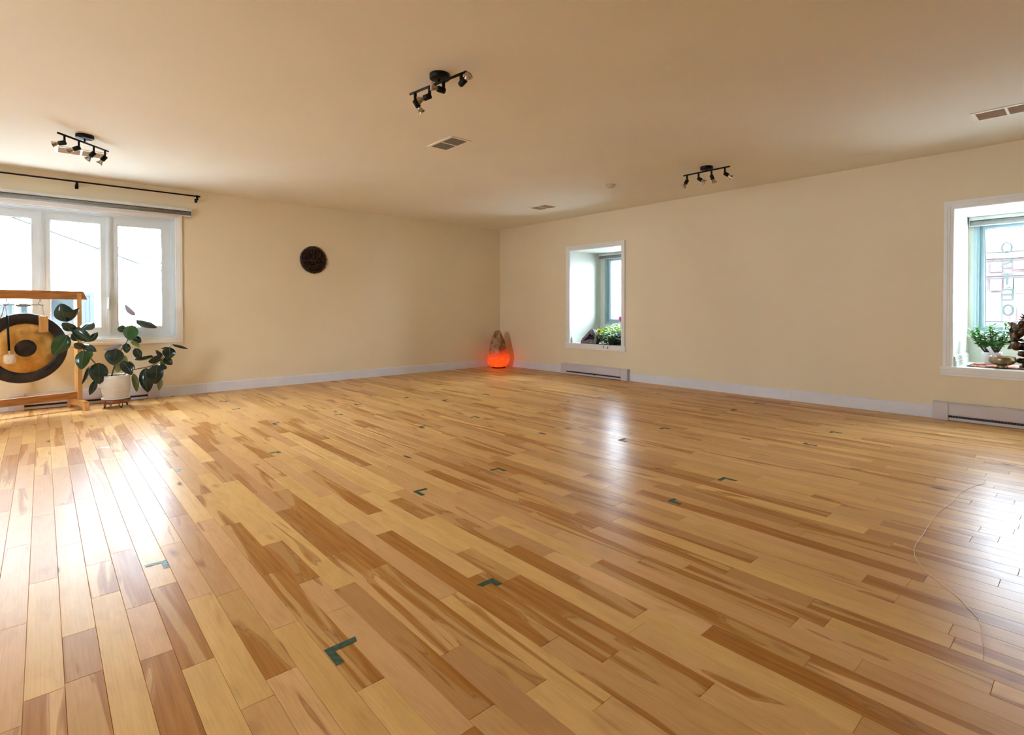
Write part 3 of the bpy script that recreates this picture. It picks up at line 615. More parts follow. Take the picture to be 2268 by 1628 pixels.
MB().lathe([(0, 0), (.006, 0), (.006, -.004), (0, -.005)], (-1.335, -3.535, H-.0315), 10).build('test_button', 'dark', t)

# ------------------------------------------------------------------ carved plaque on the left wall
def plaque():
    c = Vector((-3.390, -.016, 1.697)); R0 = .187
    t = thing('wall_plaque', (c.x, 0, c.z), 'round dark carved wooden plaque with toothed rim on the left wall', 'wall plaque')
    rim = MB()
    rim.lathe([(R0-.040, -.008), (R0-.040, .010), (R0-.032, .016), (R0-.022, .012), (R0-.012, .010), (R0-.010, -.008), (R0-.040, -.008)], c, 72, (0, -1, 0)); rim.build('rim', 'darkwood', t)
    te = MB(); n = 62
    for i in range(n):
        a = 2*PI*i/n; w = PI/n*.75
        P = [(R0-.018, a-w), (R0-.018, a+w), (R0+.004, a+w*.3), (R0+.004, a-w*.3)]
        te.prism([(c.x+r_*math.cos(q), c.y+.004, c.z+r_*math.sin(q)) for r_, q in P], (0, -.010, 0))
    te.build('teeth', 'darkwood', t)
    op = MB()   # pierced scrollwork behind the figure
    for i in range(16):
        a = 2*PI*i/16+.1
        for s in (-1, 1):
            pts = [(c.x+r_*math.cos(a+s*k), c.y-.004, c.z+r_*math.sin(a+s*k)) for r_, k in ((.150, 0), (.125, .12), (.100, .18), (.082, .05), (.060, .1))]
            op.tube(pts, [.009, .012, .013, .011, .009], 6)
    op.lathe([(.085, -.006), (.085, .006), (.110, .006), (.110, -.006), (.085, -.006)], c, 40, (0, -1, 0))
    op.build('scrollwork', 'darkwood', t)
    fg = MB()   # seated figure in relief
    y = c.y-.012
    fg.ball((c.x, y, c.z-.004), (.046, .018, .055)); fg.ball((c.x, y-.004, c.z+.062), (.024, .018, .030)); fg.ball((c.x, y-.004, c.z+.105), (.015, .012, .026)); fg.lathe([(.03, 0), (.034, .008), (.03, .016)], (c.x, y+.01, c.z+.088), 20, (0, -1, 0))
    for s in (-1, 1):
        fg.tube([(c.x+s*.038, y, c.z+.03), (c.x+s*.072, y-.004, c.z+.0), (c.x+s*.070, y-.008, c.z-.035)], [.014, .012, .010], 8)
        fg.tube([(c.x+s*.036, y, c.z+.035), (c.x+s*.080, y, c.z+.045), (c.x+s*.088, y-.004, c.z+.085)], [.013, .010, .012], 8)
        fg.tube([(c.x+s*.020, y-.004, c.z-.050), (c.x+s*.088, y-.006, c.z-.066), (c.x+s*.040, y-.012, c.z-.084), (c.x-s*.01, y-.012, c.z-.082)], [.022, .020, .015, .010], 8)
    for i in range(9): fg.ball((c.x+(i-4)*.024, y+.002, c.z-.108+abs(i-4)*.004), (.014, .012, .020))
    o = fg.build('carved_figure', 'darkwood', t)
    m = o.modifiers.new('fuse', 'REMESH'); m.mode = 'VOXEL'; m.voxel_size = .004; m.use_smooth_shade = True
plaque()

# ------------------------------------------------------------------ salt lamp
def rock(name, prof, c, seed, facets, m, parent, n=28, amp=.12, lean=(0, 0), voxel=None):
    """boulder from a height profile [(h, rx, ry)], broken into facets by noise"""
    mb = MB(); vs = []; K = len(prof)
    for i, (h, rx, ry) in enumerate(prof):
        for k in range(n):
            a = 2*PI*k/n; d = Vector((math.cos(a), math.sin(a), h*3))
            q = noise.noise(d*1.7+Vector((seed, 0, 0)))*amp + noise.noise(d*4.3+Vector((0, seed, 0)))*amp*.45
            f = 1+q
            vs.append(Vector(c)+Vector((rx*f*math.cos(a)+lean[0]*h, ry*f*math.sin(a)+lean[1]*h, h+noise.noise(d*3)*.006)))
    fs = [(i*n+k, i*n+(k+1) % n, (i+1)*n+(k+1) % n, (i+1)*n+k) for i in range(K-1) for k in range(n)]
    fs += [list(range(n))[::-1], list(range((K-1)*n, K*n))]
    mb.add(vs, fs, 0, False)
    return mb.build(name, m, parent)
def salt_mat():
    m, nt, out = nodes('glowing_salt_crystal'); N = nt.nodes.new; Lk = nt.links.new
    b = N('ShaderNodeBsdfPrincipled'); Lk(b.outputs[0], out.inputs[0]); b.inputs['Roughness'].default_value = .5
    tc = N('ShaderNodeTexCoord'); n = N('ShaderNodeTexNoise'); n.inputs['Scale'].default_value = 9; n.inputs['Detail'].default_value = 5; n.inputs['Distortion'].default_value = .8; Lk(tc.outputs['Object'], n.inputs[0])
    cr = N('ShaderNodeValToRGB'); cr.color_ramp.elements[0].position = .44; cr.color_ramp.elements[0].color = (.11, .032, .009, 1); cr.color_ramp.elements[1].position = .58; cr.color_ramp.elements[1].color = (.42, .22, .10, 1)
    Lk(n.outputs[0], cr.inputs[0]); Lk(cr.outputs[0], b.inputs['Base Color'])
    # the bulb sits in the hollow base: the crystal glows there and less and less higher up
    dist = N('ShaderNodeVectorMath'); dist.operation = 'DISTANCE'; Lk(tc.outputs['Object'], dist.inputs[0]); dist.inputs[1].default_value = (0, -.02, .06)
    r = N('ShaderNodeMapRange'); r.interpolation_type = 'SMOOTHSTEP'; r.inputs[1].default_value = .12; r.inputs[2].default_value = .34; r.inputs[3].default_value = 1; r.inputs[4].default_value = 0; Lk(dist.outputs['Value'], r.inputs[0])
    r2 = N('ShaderNodeMapRange'); r2.inputs[1].default_value = .3; r2.inputs[2].default_value = .7; r2.inputs[3].default_value = 1.25; r2.inputs[4].default_value = .30; Lk(n.outputs[0], r2.inputs[0])
    mu = N('ShaderNodeMath'); mu.operation = 'MULTIPLY'; Lk(r.outputs[0], mu.inputs[0]); Lk(r2.outputs[0], mu.inputs[1])
    mu2 = N('ShaderNodeMath'); mu2.operation = 'MULTIPLY'; mu2.inputs[1].default_value = SALT_E; Lk(mu.outputs[0], mu2.inputs[0])
    b.inputs['Emission Color'].default_value = (1, .055, .001, 1); Lk(mu2.outputs[0], b.inputs['Emission Strength'])
    bp = N('ShaderNodeBump'); bp.inputs['Strength'].default_value = .6; bp.inputs['Distance'].default_value = .02; Lk(n.outputs[0], bp.inputs['Height']); Lk(bp.outputs[0], b.inputs['Normal'])
    return m
M['salt'] = salt_mat()
LC = (-.290, -.300, 0)
t = thing('salt_lamp', LC, 'tall pinkish salt crystal lamp glowing red-orange at its base in the corner', 'lamp')
MB().lathe([(0, 0), (.115, 0), (.12, .006), (.12, .016), (0, .018)], LC, 32).build('lamp_base', 'darkwood', t)
prof = [(.018, .11, .10), (.03, .150, .135), (.07, .178, .16), (.14, .185, .17), (.22, .178, .165), (.30, .165, .15), (.38, .145, .13), (.45, .122, .11), (.52, .095, .09), (.58, .072, .065), (.62, .052, .05), (.645, .028, .03)]
rock('salt_crystal', prof, LC, 3.1, True, 'salt', t, 19, .22, (-.03, 0))

# ------------------------------------------------------------------ gong, stand, mallets
# built square to the wall about the right-hand post, then turned as a group of things
O0 = Vector((-5.940, -.309, 0)); PHI = R_(16.7)
def turn(o):
    v = o.location - O0; c, s_ = math.cos(PHI), math.sin(PHI)
    o.location = (O0.x+v.x*c-v.y*s_, O0.y+v.x*s_+v.y*c, v.z); o.rotation_euler = (0, 0, PHI)
def L(e, n, z): return Vector((O0.x+e, O0.y-n, z))
t = thing('gong_stand', L(-.40, 0, 0), 'honey pine gong stand in front of the triple window', 'gong stand'); gs = t
for pe in (.014, -.832):
    p = MB(); p.box(L(pe-.019, -.045, .055), L(pe+.019, .045, 1.182)); p.build('post', 'pine', t, bevel=.002)
    f = MB(); sgn = 1
    poly = [(-.240, 0), (-.170, 0), (-.130, .035), (.130, .035), (.158, 0), (.220, 0), (.190, .092), (-.210, .092)]
    f.prism([L(pe-.022, n, z) for n, z in poly], (.040, 0, 0)); f.build('foot', 'pine', t, bevel=.002)
tb = MB(); tb.prism([L(-.902, .004, 1.118), L(.086, .004, 1.118), L(.047, .004, 1.202), L(-.863, .004, 1.202)], (0, -.036, 0)); tb.build('top_beam', 'pinex', t, bevel=.002)
lb = MB(); lb.box(L(-.813, -.018, .108), L(-.006, .020, .178)); lb.build('lower_rail', 'pinex', t, bevel=.002)
GC = L(-.414, .052, .650); GR = .334
t = thing('gong', GC, 'large round gong with black rim and centre hanging on pine stand', 'gong'); gg = t
def gong_mat():
    m, nt, out = nodes('brushed_brass_gong'); N = nt.nodes.new; Lk = nt.links.new
    b = N('ShaderNodeBsdfPrincipled'); Lk(b.outputs[0], out.inputs[0]); b.inputs['Metallic'].default_value = .55; b.inputs['Roughness'].default_value = .42
    tc = N('ShaderNodeTexCoord'); n = N('ShaderNodeTexNoise'); n.inputs['Scale'].default_value = 6; n.inputs['Detail'].default_value = 7; n.inputs['Roughness'].default_value = .65; Lk(tc.outputs['Object'], n.inputs[0])
    cr = N('ShaderNodeValToRGB'); e = cr.color_ramp.elements; e[0].position = .32; e[0].color = (.50, .22, .035, 1); e[1].position = .68; e[1].color = (.82, .47, .13, 1); Lk(n.outputs[0], cr.inputs[0]); Lk(cr.outputs[0], b.inputs['Base Color'])
    n2 = N('ShaderNodeTexNoise'); n2.inputs['Scale'].default_value = 90; Lk(tc.outputs['Object'], n2.inputs[0]); bp = N('ShaderNodeBump'); bp.inputs['Strength'].default_value = .3; bp.inputs['Distance'].default_value = .002; Lk(n2.outputs[0], bp.inputs['Height']); Lk(bp.outputs[0], b.inputs['Normal'])
    return m
M['gong'] = gong_mat()
M['gongk'] = mat('blackened_bronze', (.030, .021, .019), .45, metal=.2, var=.4, scale=9, bump=.3, bscale=90)
MB().lathe([(0, .012), (.12, .010), (.236, .006), (.2361, 0), (.0, .0)], GC, 72, (0, -1, 0)).build('brass_face', 'gong', t)
MB().lathe([(.235, .0), (.235, .007), (.285, .004), (.320, .0), (.330, -.006), (GR, -.018), (GR-.003, -.030), (.30, -.032), (.235, -.006)], GC, 80, (0, -1, 0)).build('black_rim', 'gongk', t)
MB().lathe([(.081, .0112), (.0805, .0135), (.04, .0165), (0, .0175)], GC, 48, (0, -1, 0)).build('black_centre', 'gongk', t)
sg = MB(); gy = GC.y-.0105
sg.tube([(GC.x-.020+.020*math.cos(a), gy, .800+.016*math.sin(a)) for a in [R_(q) for q in range(40, 290, 20)]], .0012, 5)
sg.tube([(GC.x-.027+i*.008, gy+.0006, .795+.005*math.sin(i*1.9)) for i in range(12)], .0007, 5)
sg.build('signature', 'gongk', t)
h0, h1 = -.538, -.292
for pts in ([L(-.588, .052, .93), L(-.570, .050, .985), L(h0-.016, .045, 1.060)], [L(-.268, .052, .945), L(-.275, .050, .99), L(h1+.014, .045, 1.060)]):
    MB().tube(pts, .0034, 6).build('hanging_cord', 'rope', t)
ck = MB(); ck.tube([L(h0-.016, .045, 1.062), L(h1+.014, .045, 1.062)], .0034, 6)
for i in range(6):
    rn = random.Random(i); ck.tube([L(-.472+.020*k+rn.uniform(-.008, .008), .047+rn.uniform(-.006, .008), 1.056+rn.uniform(-.012, .010)) for k in range(6)], .0042, 6)
ck.tube([L(-.468, .05, 1.05), L(-.474, .055, 1.033), L(-.462, .055, 1.024)], .002, 5)
plab(ck.build('knotted_cord', 'rope', t), 'natural cord tied in a knot')
for nm, e in (('left', h0), ('right', h1)):
    sx = 1 if nm == 'left' else -1
    hk = tag(MB().tube([L(e, .022, 1.1175), L(e, .024, 1.092), L(e+sx*.016, .036, 1.076), L(e+sx*.004, .045, 1.062), L(e-sx*.014, .047, 1.056), L(e-sx*.024, .047, 1.068)], .0034, 8).build('hook', 'wire', None, L(e, .022, 1.118)),
             'bent steel hook under the stand beam, %s of the two' % nm, 'hook', 'steel hooks holding the gong cord'); turn(hk)
t = thing('gong_mallet', L(-.540, .08, 1.05), 'black-handled gong mallet with cream felt head hanging head-down', 'gong mallet'); ml = t
MB().tube([L(-.550, .053, 1.060), L(-.552, .072, 1.0), L(-.548, .083, .94)], .0018, 6).build('loop', 'rope', t)
MB().tube([L(-.548, .083, .962), L(-.541, .100, .635)], .0085, 12).build('handle', 'black', t)
MB().tube([L(-.541, .100, .642), L(-.540, .103, .59)], .0068, 12).build('ferrule', 'felt', t)
MB().lathe([(0, -.048), (.030, -.048), (.043, -.038), (.046, -.0), (.043, .036), (.030, .044), (0, .044)], L(-.542, .120, .560), 28, (0, 0, 1)).build('felt_head', 'felt', t)
t = thing('wooden_chime_block', L(-.282, .09, .95), 'pale wooden block hanging over the top right of the gong', 'wooden block'); bk_ = t
MB().box(L(-.324, .088, .797), L(-.258, .118, .954)).build('block_face', 'pine', t, bevel=.003)
MB().tube([L(-.282, .10, .952), L(-.285, .075, 1.01), L(-.276, .050, 1.056)], .0018, 6).build('loop', 'rope', t)
for o in (gs, gg, ml, bk_): turn(o)
# ------------------------------------------------------------------ rubber plant, pot, pot stand
PC = Vector((-5.632, -.452, 0))
t = thing('plant_stand', PC, 'low round reddish wooden plant stand on hairpin legs under the ivory pot', 'plant stand')
MB().lathe([(0, .050), (.120, .050), (.128, .054), (.128, .084), (.122, .089), (0, .089)], PC, 48).build('wooden_top', 'redwood', t)
for a in (20, 110, 200, 290):
    d = Vector((math.cos(R_(a)), math.sin(R_(a)), 0)); e = Vector((-d.y, d.x, 0)); c0 = PC+d*.095
    MB().tube([c0+e*.020+Vector((0, 0, .052)), c0+d*.012+e*.004+Vector((0, 0, .004)), c0+d*.012-e*.004+Vector((0, 0, .004)), c0-e*.020+Vector((0, 0, .052))], .0035, 8).build('leg', 'black', t)
t = thing('plant_pot', PC+Vector((0, 0, .089)), 'ivory ribbed ceramic pot with saucer on the wooden plant stand', 'plant pot')
MB().lathe([(0, .089), (.112, .089), (.121, .094), (.123, .104), (.116, .106), (0, .104)], PC, 48).build('saucer', 'potw', t)
pr = [(0, .104), (.098, .104), (.106, .108)]
z = .112
for i in range(15):
    rr = .108+.0165*math.sin(min(1, i/9)*PI/2); pr += [(rr, z), (rr+.0022, z+.006), (rr, z+.0125)]; z += .0135
pr += [(.1240, z), (.1255, z+.018), (.1255, .334), (.120, .336), (.117, .330), (.115, .295)]
MB().lathe(pr, PC, 64).build('pot_body', 'potw', t)
t = thing('rubber_plant', PC+Vector((0, 0, .29)), 'dark green rubber plant with broad glossy leaves in ivory pot', 'potted plant')
MB().lathe([(0, .300), (.116, .298)], PC, 32).build('soil', 'soil', t)
stems = []
for s in STEMS:
    s = [Vector(p) for p in s]
    # smooth
    pts = []
    for i in range(len(s)-1):
        p0, p1, p2, p3 = s[max(i-1, 0)], s[i], s[i+1], s[min(i+2, len(s)-1)]
        for k in range(5):
            u = k/5; pts.append(.5*((2*p1)+(p2-p0)*u+(2*p0-5*p1+4*p2-p3)*u*u+(3*p1-p0-3*p2+p3)*u**3))
    pts.append(s[-1])
    n = len(pts); MB().tube(pts, [.0065-.0042*i/n for i in range(n)], 8).build('stem', 'stem', t); stems.append(pts)
def make_leaf(P0, P1, Wv, m, twist, parent, seed):
    P0, P1, Wv = Vector(P0), Vector(P1), Vector(Wv); ax = P1-P0; L = ax.length; a = ax.normalized()
    Wv = Wv - a*Wv.dot(a); w = Wv.length; s = Wv.normalized(); nn = a.cross(s)
    if nn.y > 0: nn = -nn                        # glossy face towards the room
    th = R_(twist); s2 = s*math.cos(th)+nn*math.sin(th); n2 = (s2.cross(a) if (s2.cross(a)).dot(nn) > 0 else a.cross(s2))
    wid = min(1.17*w/2/max(.40, math.cos(th)), L*.66)
    rn = random.Random(seed); NU, NV = 14, 8; mb = MB(); vs = []; droop = rn.uniform(.06, .16)*L
    for i in range(NU+1):
        u = i/NU; hw = wid*(math.sin(PI*u**.86)**.66)*(1-.12*u) if 0 < u < 1 else 0
        hw = max(hw, .0006); cen = P0+ax*u+n2*(droop*math.sin(PI*u)) 
        for k in range(NV+1):
            v = -1+2*k/NV
            cup = -.32*abs(v)**1.3*hw + .10*hw*(abs(v) < .2)*-1
            rip = .0016*math.sin(u*34+abs(v)*5)*abs(v)
            vs.append(cen+s2*(hw*v)+n2*(cup+rip))
    fs = [(i*(NV+1)+k, i*(NV+1)+k+1, (i+1)*(NV+1)+k+1, (i+1)*(NV+1)+k) for i in range(NU) for k in range(NV)]
    # orient so that the front face looks along n2
    v0, v1, v2 = vs[fs[50][0]], vs[fs[50][1]], vs[fs[50][2]]
    if (v1-v0).cross(v2-v0).dot(n2) < 0: fs = [f[::-1] for f in fs]
    mb.add(vs, fs, 0, True)
    # pale midrib and the petiole reaching the stem
    rib = [P0+ax*(i/10)+n2*(droop*math.sin(PI*i/10)+.0012) for i in range(11)]
    mb.tube(rib, [.0017-.0013*i/10 for i in range(11)], 5, mi=1)
    best = min((p for st in stems for p in st), key=lambda p: (p-P0).length+.35*abs(p.z-(P0.z-.02)))
    if (best-P0).length > .008: mb.tube([best, best.lerp(P0, .6)+Vector((0, 0, .006)), P0+ax*.02], [.0026, .002, .0016], 6, mi=2)
    o = mb.build('leaf', [m, 'midrib', 'stem'], parent, merge='keep')
    return o
for i, (a, b, w, m, tw) in enumerate(LEAVES): 
    o = make_leaf(a, b, w, m, tw, t, i)
    if m == 'leafp': plab(o, 'young mauve leaf')
    if m == 'leafo': plab(o, 'olive leaf underside')

# ------------------------------------------------------------------ things in niche 2: geode, leafy plant
sz = W2[2]
def geode():
    c = Vector((.050, -2.080, sz)); t = thing('amethyst_geode', c, 'grey amethyst geode with purple hollow standing on the far niche sill', 'geode')
    q = lambda L_: [(-(x-490)/7.117*.0086, (862-y)/7.117*.0069) for x, y in L_]
    def resample(P, n):
        P = P+[P[0]]; L_ = [0]
        for a, b in zip(P, P[1:]): L_.append(L_[-1]+math.hypot(b[0]-a[0], b[1]-a[1]))
        out = []
        for i in range(n):
            d = L_[-1]*i/n
            k = max(k for k in range(len(P)-1) if L_[k] <= d+1e-9); u = (d-L_[k])/max(1e-9, L_[k+1]-L_[k]); out.append((P[k][0]+(P[k+1][0]-P[k][0])*u, P[k][1]+(P[k+1][1]-P[k][1])*u))
        return out
    OUT = resample(q([(372, 862), (370, 825), (392, 778), (436, 725), (486, 655), (528, 632), (562, 655), (592, 712), (622, 782), (618, 862)]), 40)
    HOL = resample(q([(410, 812), (412, 802), (452, 775), (500, 702), (548, 715), (574, 762), (572, 792), (520, 786), (478, 798), (440, 812)]), 40)
    xf = lambda z: c.x-.075+z*.22
    def ringv(P, dx, sc=1, mix=0, Q=None, jit=0):
        out = []
        for i, (y, z) in enumerate(P):
            if Q: y, z = y+(Q[i][0]-y)*mix, z+(Q[i][1]-z)*mix
            jj = noise.noise(Vector((y*30, z*30, dx*20)))*jit
            out.append((xf(z)+dx+jj, c.y+y*sc, c.z+max(0, z*sc)))
        return out
    def skin(mb, A, B):
        n = len(A); mb.add(A+B, [(i, (i+1) % n, n+(i+1) % n, n+i) for i in range(n)], 0, False)
    sh = MB(); rings = [ringv(OUT, 0, 1), ringv(OUT, .035, 1.03, jit=.012), ringv(OUT, .075, .96, jit=.015), ringv(OUT, .11, .74, jit=.015), ringv(OUT, .13, .35)]
    for a, b in zip(rings, rings[1:]): skin(sh, a, b)
    sh.add(rings[-1], [list(range(40))]); sh.build('geode_shell', 'geo', t)
    bd = MB(); r1 = ringv(OUT, -.004, 1); r2 = ringv(OUT, -.012, 1, .45, HOL, .004); r3 = ringv(OUT, .000, 1, 1, HOL, .003)
    skin(bd, ringv(OUT, .0, 1), r1); skin(bd, r1, r2); skin(bd, r2, r3); plab(bd.build('agate_band', 'agate', t), 'pale grey banded rim')
    ho = MB(); cy = sum(p[0] for p in HOL)/40; cz = sum(p[1] for p in HOL)/40
    inner = [(y+(cy-y)*.5, z+(cz-z)*.5) for y, z in HOL]; r4 = ringv(inner, .045, jit=.01); skin(ho, r3, r4); ho.add(r4+[(xf(cz)+.065, c.y+cy, c.z+cz)], [(i, (i+1) % 40, 40) for i in range(40)]); ho.build('hollow', 'amet', t)
    cr = MB(); rn = random.Random(4)
    for i in range(80):
        k = rn.randrange(40); m = rn.random(); y, z = HOL[k][0]+(inner[k][0]-HOL[k][0])*m, HOL[k][1]+(inner[k][1]-HOL[k][1])*m; x = xf(z)+.045*m; s_ = rn.uniform(.004, .008)
        B = [(x+.008, c.y+y+s_*math.cos(b), c.z+z+s_*math.sin(b)) for b in [2*PI*e/6 for e in range(6)]]
        cr.add(B+[(x-s_*1.6, c.y+y+(cy-y)*.12, c.z+z+(cz-z)*.12)], [(e, (e+1) % 6, 6) for e in range(6)])
    plab(cr.build('crystals', 'amet', t), 'purple crystals')
M['geo'] = mat('grey_geode_shell', (.05, .048, .058), .6, var=.4, scale=25, bump=.8, bscale=60)
M['amet'] = mat('amethyst_crystal', (.10, .045, .15), .15, var=.5, scale=50, spec=.8)
M['agate'] = mat('agate_band', (.20, .19, .23), .4, var=.3, scale=60, bump=.6)
geode()
def small_leaf(mb, p, d, L, w, mi=0, up=None, droop=.25):
    d = Vector(d).normalized(); up = Vector(up or (0, 0, 1)); s = d.cross(up)
    s = s.normalized() if s.length > 1e-3 else Vector((1, 0, 0)); n = s.cross(d)
    N_ = 5; vs = []
    for i in range(N_+1):
        u = i/N_; hw = w*math.sin(PI*min(.98, max(.02, u))**.9)**.8; c = p+d*(L*u)-Vector((0, 0, 1))*(droop*L*u*u)
        vs += [c-s*hw-n*hw*.15, c+n*hw*.12, c+s*hw-n*hw*.15]
    fs = []
    for i in range(N_):
        a = i*3; fs += [(a, a+1, a+4, a+3), (a+1, a+2, a+5, a+4)]
    mb.add(vs, fs, mi, True)
def niche_plant():
    c = Vector((.20, -2.43, sz)); t = thing('leafy_houseplant', c, 'bushy lime green houseplant with flowers filling the far niche sill', 'potted plant')
    MB().lathe([(0, 0), (.09, 0), (.105, .02), (.115, .07), (.108, .072), (.10, .03), (0, .03)], c, 32).build('planter', 'dark', t)
    MB().lathe([(0, .060), (.107, .060)], c, 24).build('soil', 'soil', t)
    rn = random.Random(12)
    for (nm, m, n, z0, z1, w0) in (('lower_foliage', 'deep', 300, .01, .19, .036), ('upper_foliage', 'lime', 330, .10, .30, .032)):
        mb = MB()
        for i in range(n):
            y = c.y+rn.uniform(-.225, .255); top = .17+.15*min(1, max(0, (c.y+.28-y)/.40)); z = rn.uniform(z0, min(z1, top) if nm[0] == 'u' else z1*.9)
            if nm[0] == 'u': z = max(.05, top-rn.random()**2*.16)
            x = c.x+rn.uniform(-.20, .16) - (.0 if nm[0] == 'u' else .04)
            a = rn.uniform(0, 2*PI); d = Vector((math.cos(a)-.5, math.sin(a), rn.uniform(-.3, .7)))
            p = Vector((max(.0, x), y, c.z+max(.015, z))); 
            if p.y < -2.60: d.y = abs(d.y)
            small_leaf(mb, p, d, rn.uniform(.045, .085), rn.uniform(.6, 1)*w0*.66, droop=.35)
        mb.build(nm, m, t, merge='keep')
    st = MB()
    for i in range(26):
        y = c.y+rn.uniform(-.26, .26); st.tube([c+Vector((rn.uniform(-.05, .05), rn.uniform(-.05, .05), .08)), Vector((c.x+rn.uniform(-.12, .1), (y+c.y)/2, c.z+.15)), Vector((c.x+rn.uniform(-.16, .12), y, c.z+rn.uniform(.12, .26)))], .002, 5)
    st.build('stems', 'stem', t)
    for (p, m, lab, nn, sc) in (((.06, -2.235, .20), 'petaly', 'yellow and orange bloom', 10, .045), ((.15, -2.575, .385), 'petalp', 'magenta bloom', 9, .055)):
        f = MB(); q = Vector((p[0], p[1], c.z+p[2]))
        for i in range(nn):
            a = 2*PI*i/nn; small_leaf(f, q, (-.6, math.cos(a), math.sin(a)*.9), sc, sc*.3, up=(1, .2, .1), droop=.1)
        if m == 'petalp': f.tube([q, q-Vector((-.02, 0, .14))], .003, 6)
        plab(f.build('bloom', m, t, merge='keep'), lab)
    for i, (y, z) in enumerate(((-2.389, .458), (-2.462, .450))):
        f = MB(); small_leaf(f, Vector((-.034, y, z+.012)), (-.15, .3 if i == 0 else -.2, -1), .026, .008, up=(1, 0, 0)); f.tube([(-.033, y, z+.012), (-.034, y-.004, z+.03), (-.02, y-.01, sz+.004), (.03, y-.01, sz+.02)], .0013, 5)
        plab(f.build('trailing_dry_leaf', 'stem', t, merge='keep'), 'brown leaf hanging over the sill edge')
niche_plant()

# ------------------------------------------------------------------ things in niche 3
sz = W3[2]
def cloth_mat():
    m, nt, out = nodes('woven_patterned_mat'); N = nt.nodes.new; Lk = nt.links.new
    b = N('ShaderNodeBsdfPrincipled'); Lk(b.outputs[0], out.inputs[0]); b.inputs['Roughness'].default_value = .9
    tc = N('ShaderNodeTexCoord'); v = N('ShaderNodeTexVoronoi'); v.inputs['Scale'].default_value = 26; Lk(tc.outputs['Object'], v.inputs[0])
    cr = N('ShaderNodeValToRGB'); cr.color_ramp.interpolation = 'CONSTANT'; e = cr.color_ramp.elements
    e[0].color = (.30, .06, .02, 1); e[1].position = .35; e[1].color = (.50, .22, .09, 1)
    for p, c in ((.55, (.65, .50, .36, 1)), (.7, (.70, .10, .05, 1)), (.85, (.08, .03, .02, 1))):
        q = e.new(p); q.color = c
    s = N('ShaderNodeSeparateColor'); Lk(v.outputs['Color'], s.inputs[0]); Lk(s.outputs[0], cr.inputs[0]); Lk(cr.outputs[0], b.inputs['Base Color'])
    return m
M['cloth'] = cloth_mat(); M['clothedge'] = mat('black_cloth_edge', (.012, .010, .012), .9)
t = thing('patterned_mat', (.31, -6.83, sz), 'small black-edged mat with red and brown pattern under the bowl and statue', 'mat')
MB().box((.118, -7.20, sz+.0065), (.525, -6.462, sz+.0075)).build('woven_face', 'cloth', t)
MB().box((.108, -7.21, sz), (.535, -6.450, sz+.0065)).build('black_border', 'clothedge', t, bevel=.003)
zm = sz+.0075
jc = Vector((.455, -6.585, zm))
t = thing('jade_pot', jc, 'small white ribbed pot behind the bronze bowl', 'plant pot')
pr = [(0, 0), (.044, 0), (.050, .003)]; z = .006
for i in range(13):
    r_ = .051+.020*(i/12)**.8; pr += [(r_, z), (r_+.0012, z+.003), (r_, z+.0065)]; z += .0075
pr += [(.073, z), (.073, z+.010), (.069, z+.010), (.066, z)]
MB().lathe(pr, jc, 48).build('pot_body', 'potg', t)
def jade():
    t = thing('jade_plant', jc+Vector((0, 0, .09)), 'light green succulent with thick oval leaves in white ribbed pot', 'potted plant')
    MB().lathe([(0, .094), (.066, .092)], jc, 24).build('soil', 'soil', t)
    rn = random.Random(21); tips = [(-.5, .72, .30), (-.2, .42, .24), (.0, .55, .33), (-.2, .05, .34), (.1, -.15, .29), (-.1, -.50, .38), (.15, -.62, .33), (.3, .3, .28), (-.35, -.3, .24), (.25, .0, .36)]
    for ti, (ax, ay, zt) in enumerate(tips):
        tip = jc+Vector((ax*.10, ay*.20, .02+zt*.95)); b0 = jc+Vector((ax*.02, ay*.045, .09)); mid = b0.lerp(tip, .5)+Vector((0, ay*.018, .0))
        bpts = [b0, mid, tip]; MB().tube(bpts, [.0075, .0055, .003], 8).build('branch', 'stem', t)
        mb = MB()
        for k in range(12):
            u = .34+.66*k/11; p = b0.lerp(mid, min(1, u*2)) if u < .5 else mid.lerp(tip, (u-.5)*2); a0 = k*1.57+rn.uniform(-.3, .3)
            for s_ in (0, PI):
                a = a0+s_; d = Vector((math.cos(a), math.sin(a), rn.uniform(-.5, .8)+.5*(u > .93))); L = rn.uniform(.040, .056)*(1 if u < .9 else .8)
                q = d.to_track_quat('X', 'Z').to_matrix()
                mb.ball(p+d.normalized()*L*.55, (L*.55, L*.33, .0042), 0, 8, 6, q)
        mb.build('leaf_cluster', 'jade', t)
jade()
bc = Vector((.165, -6.684, zm))
t = thing('singing_bowl', bc, 'bronze singing bowl on a small foot at the right-hand niche sill', 'bowl')
MB().lathe([(0, .020), (.050, .022), (.078, .034), (.090, .052), (.092, .070), (.088, .092), (.085, .098), (.081, .098), (.084, .085), (.086, .068), (.080, .048), (.06, .032), (0, .028)], bc, 64).build('bowl_body', 'bowl', t)
MB().lathe([(0, 0), (.040, 0), (.042, .003), (.034, .014), (.032, .022), (0, .022)], bc, 40).build('foot_ring', 'bowl', t)
t = tag(MB().box((-.045, -.0085, -.0035), (.075, .0085, .0035)).build('white_striker', 'wht', None, (0, 0, 0), bevel=.002), 'flat white stick leaning up out of the bronze bowl', 'stick') if False else None
M['wht'] = mat('white_painted_stick', (.80, .84, .90), .4)
mb = MB(); a = Vector((.150, -6.655, zm+.060)); b = Vector((.155, -6.590, zm+.178)); d = (b-a).normalized(); s_ = Vector((0, -d.z, d.y)).normalized(); n_ = d.cross(s_)
pts = [a-s_*.013-n_*.003, a+s_*.013-n_*.003, a+s_*.013+n_*.003, a-s_*.013+n_*.003]; mb.prism(pts, b-a)
tag(mb.build('white_stick', 'wht', None, a, bevel=.0015), 'flat white stick leaning up out of the bronze bowl', 'stick')
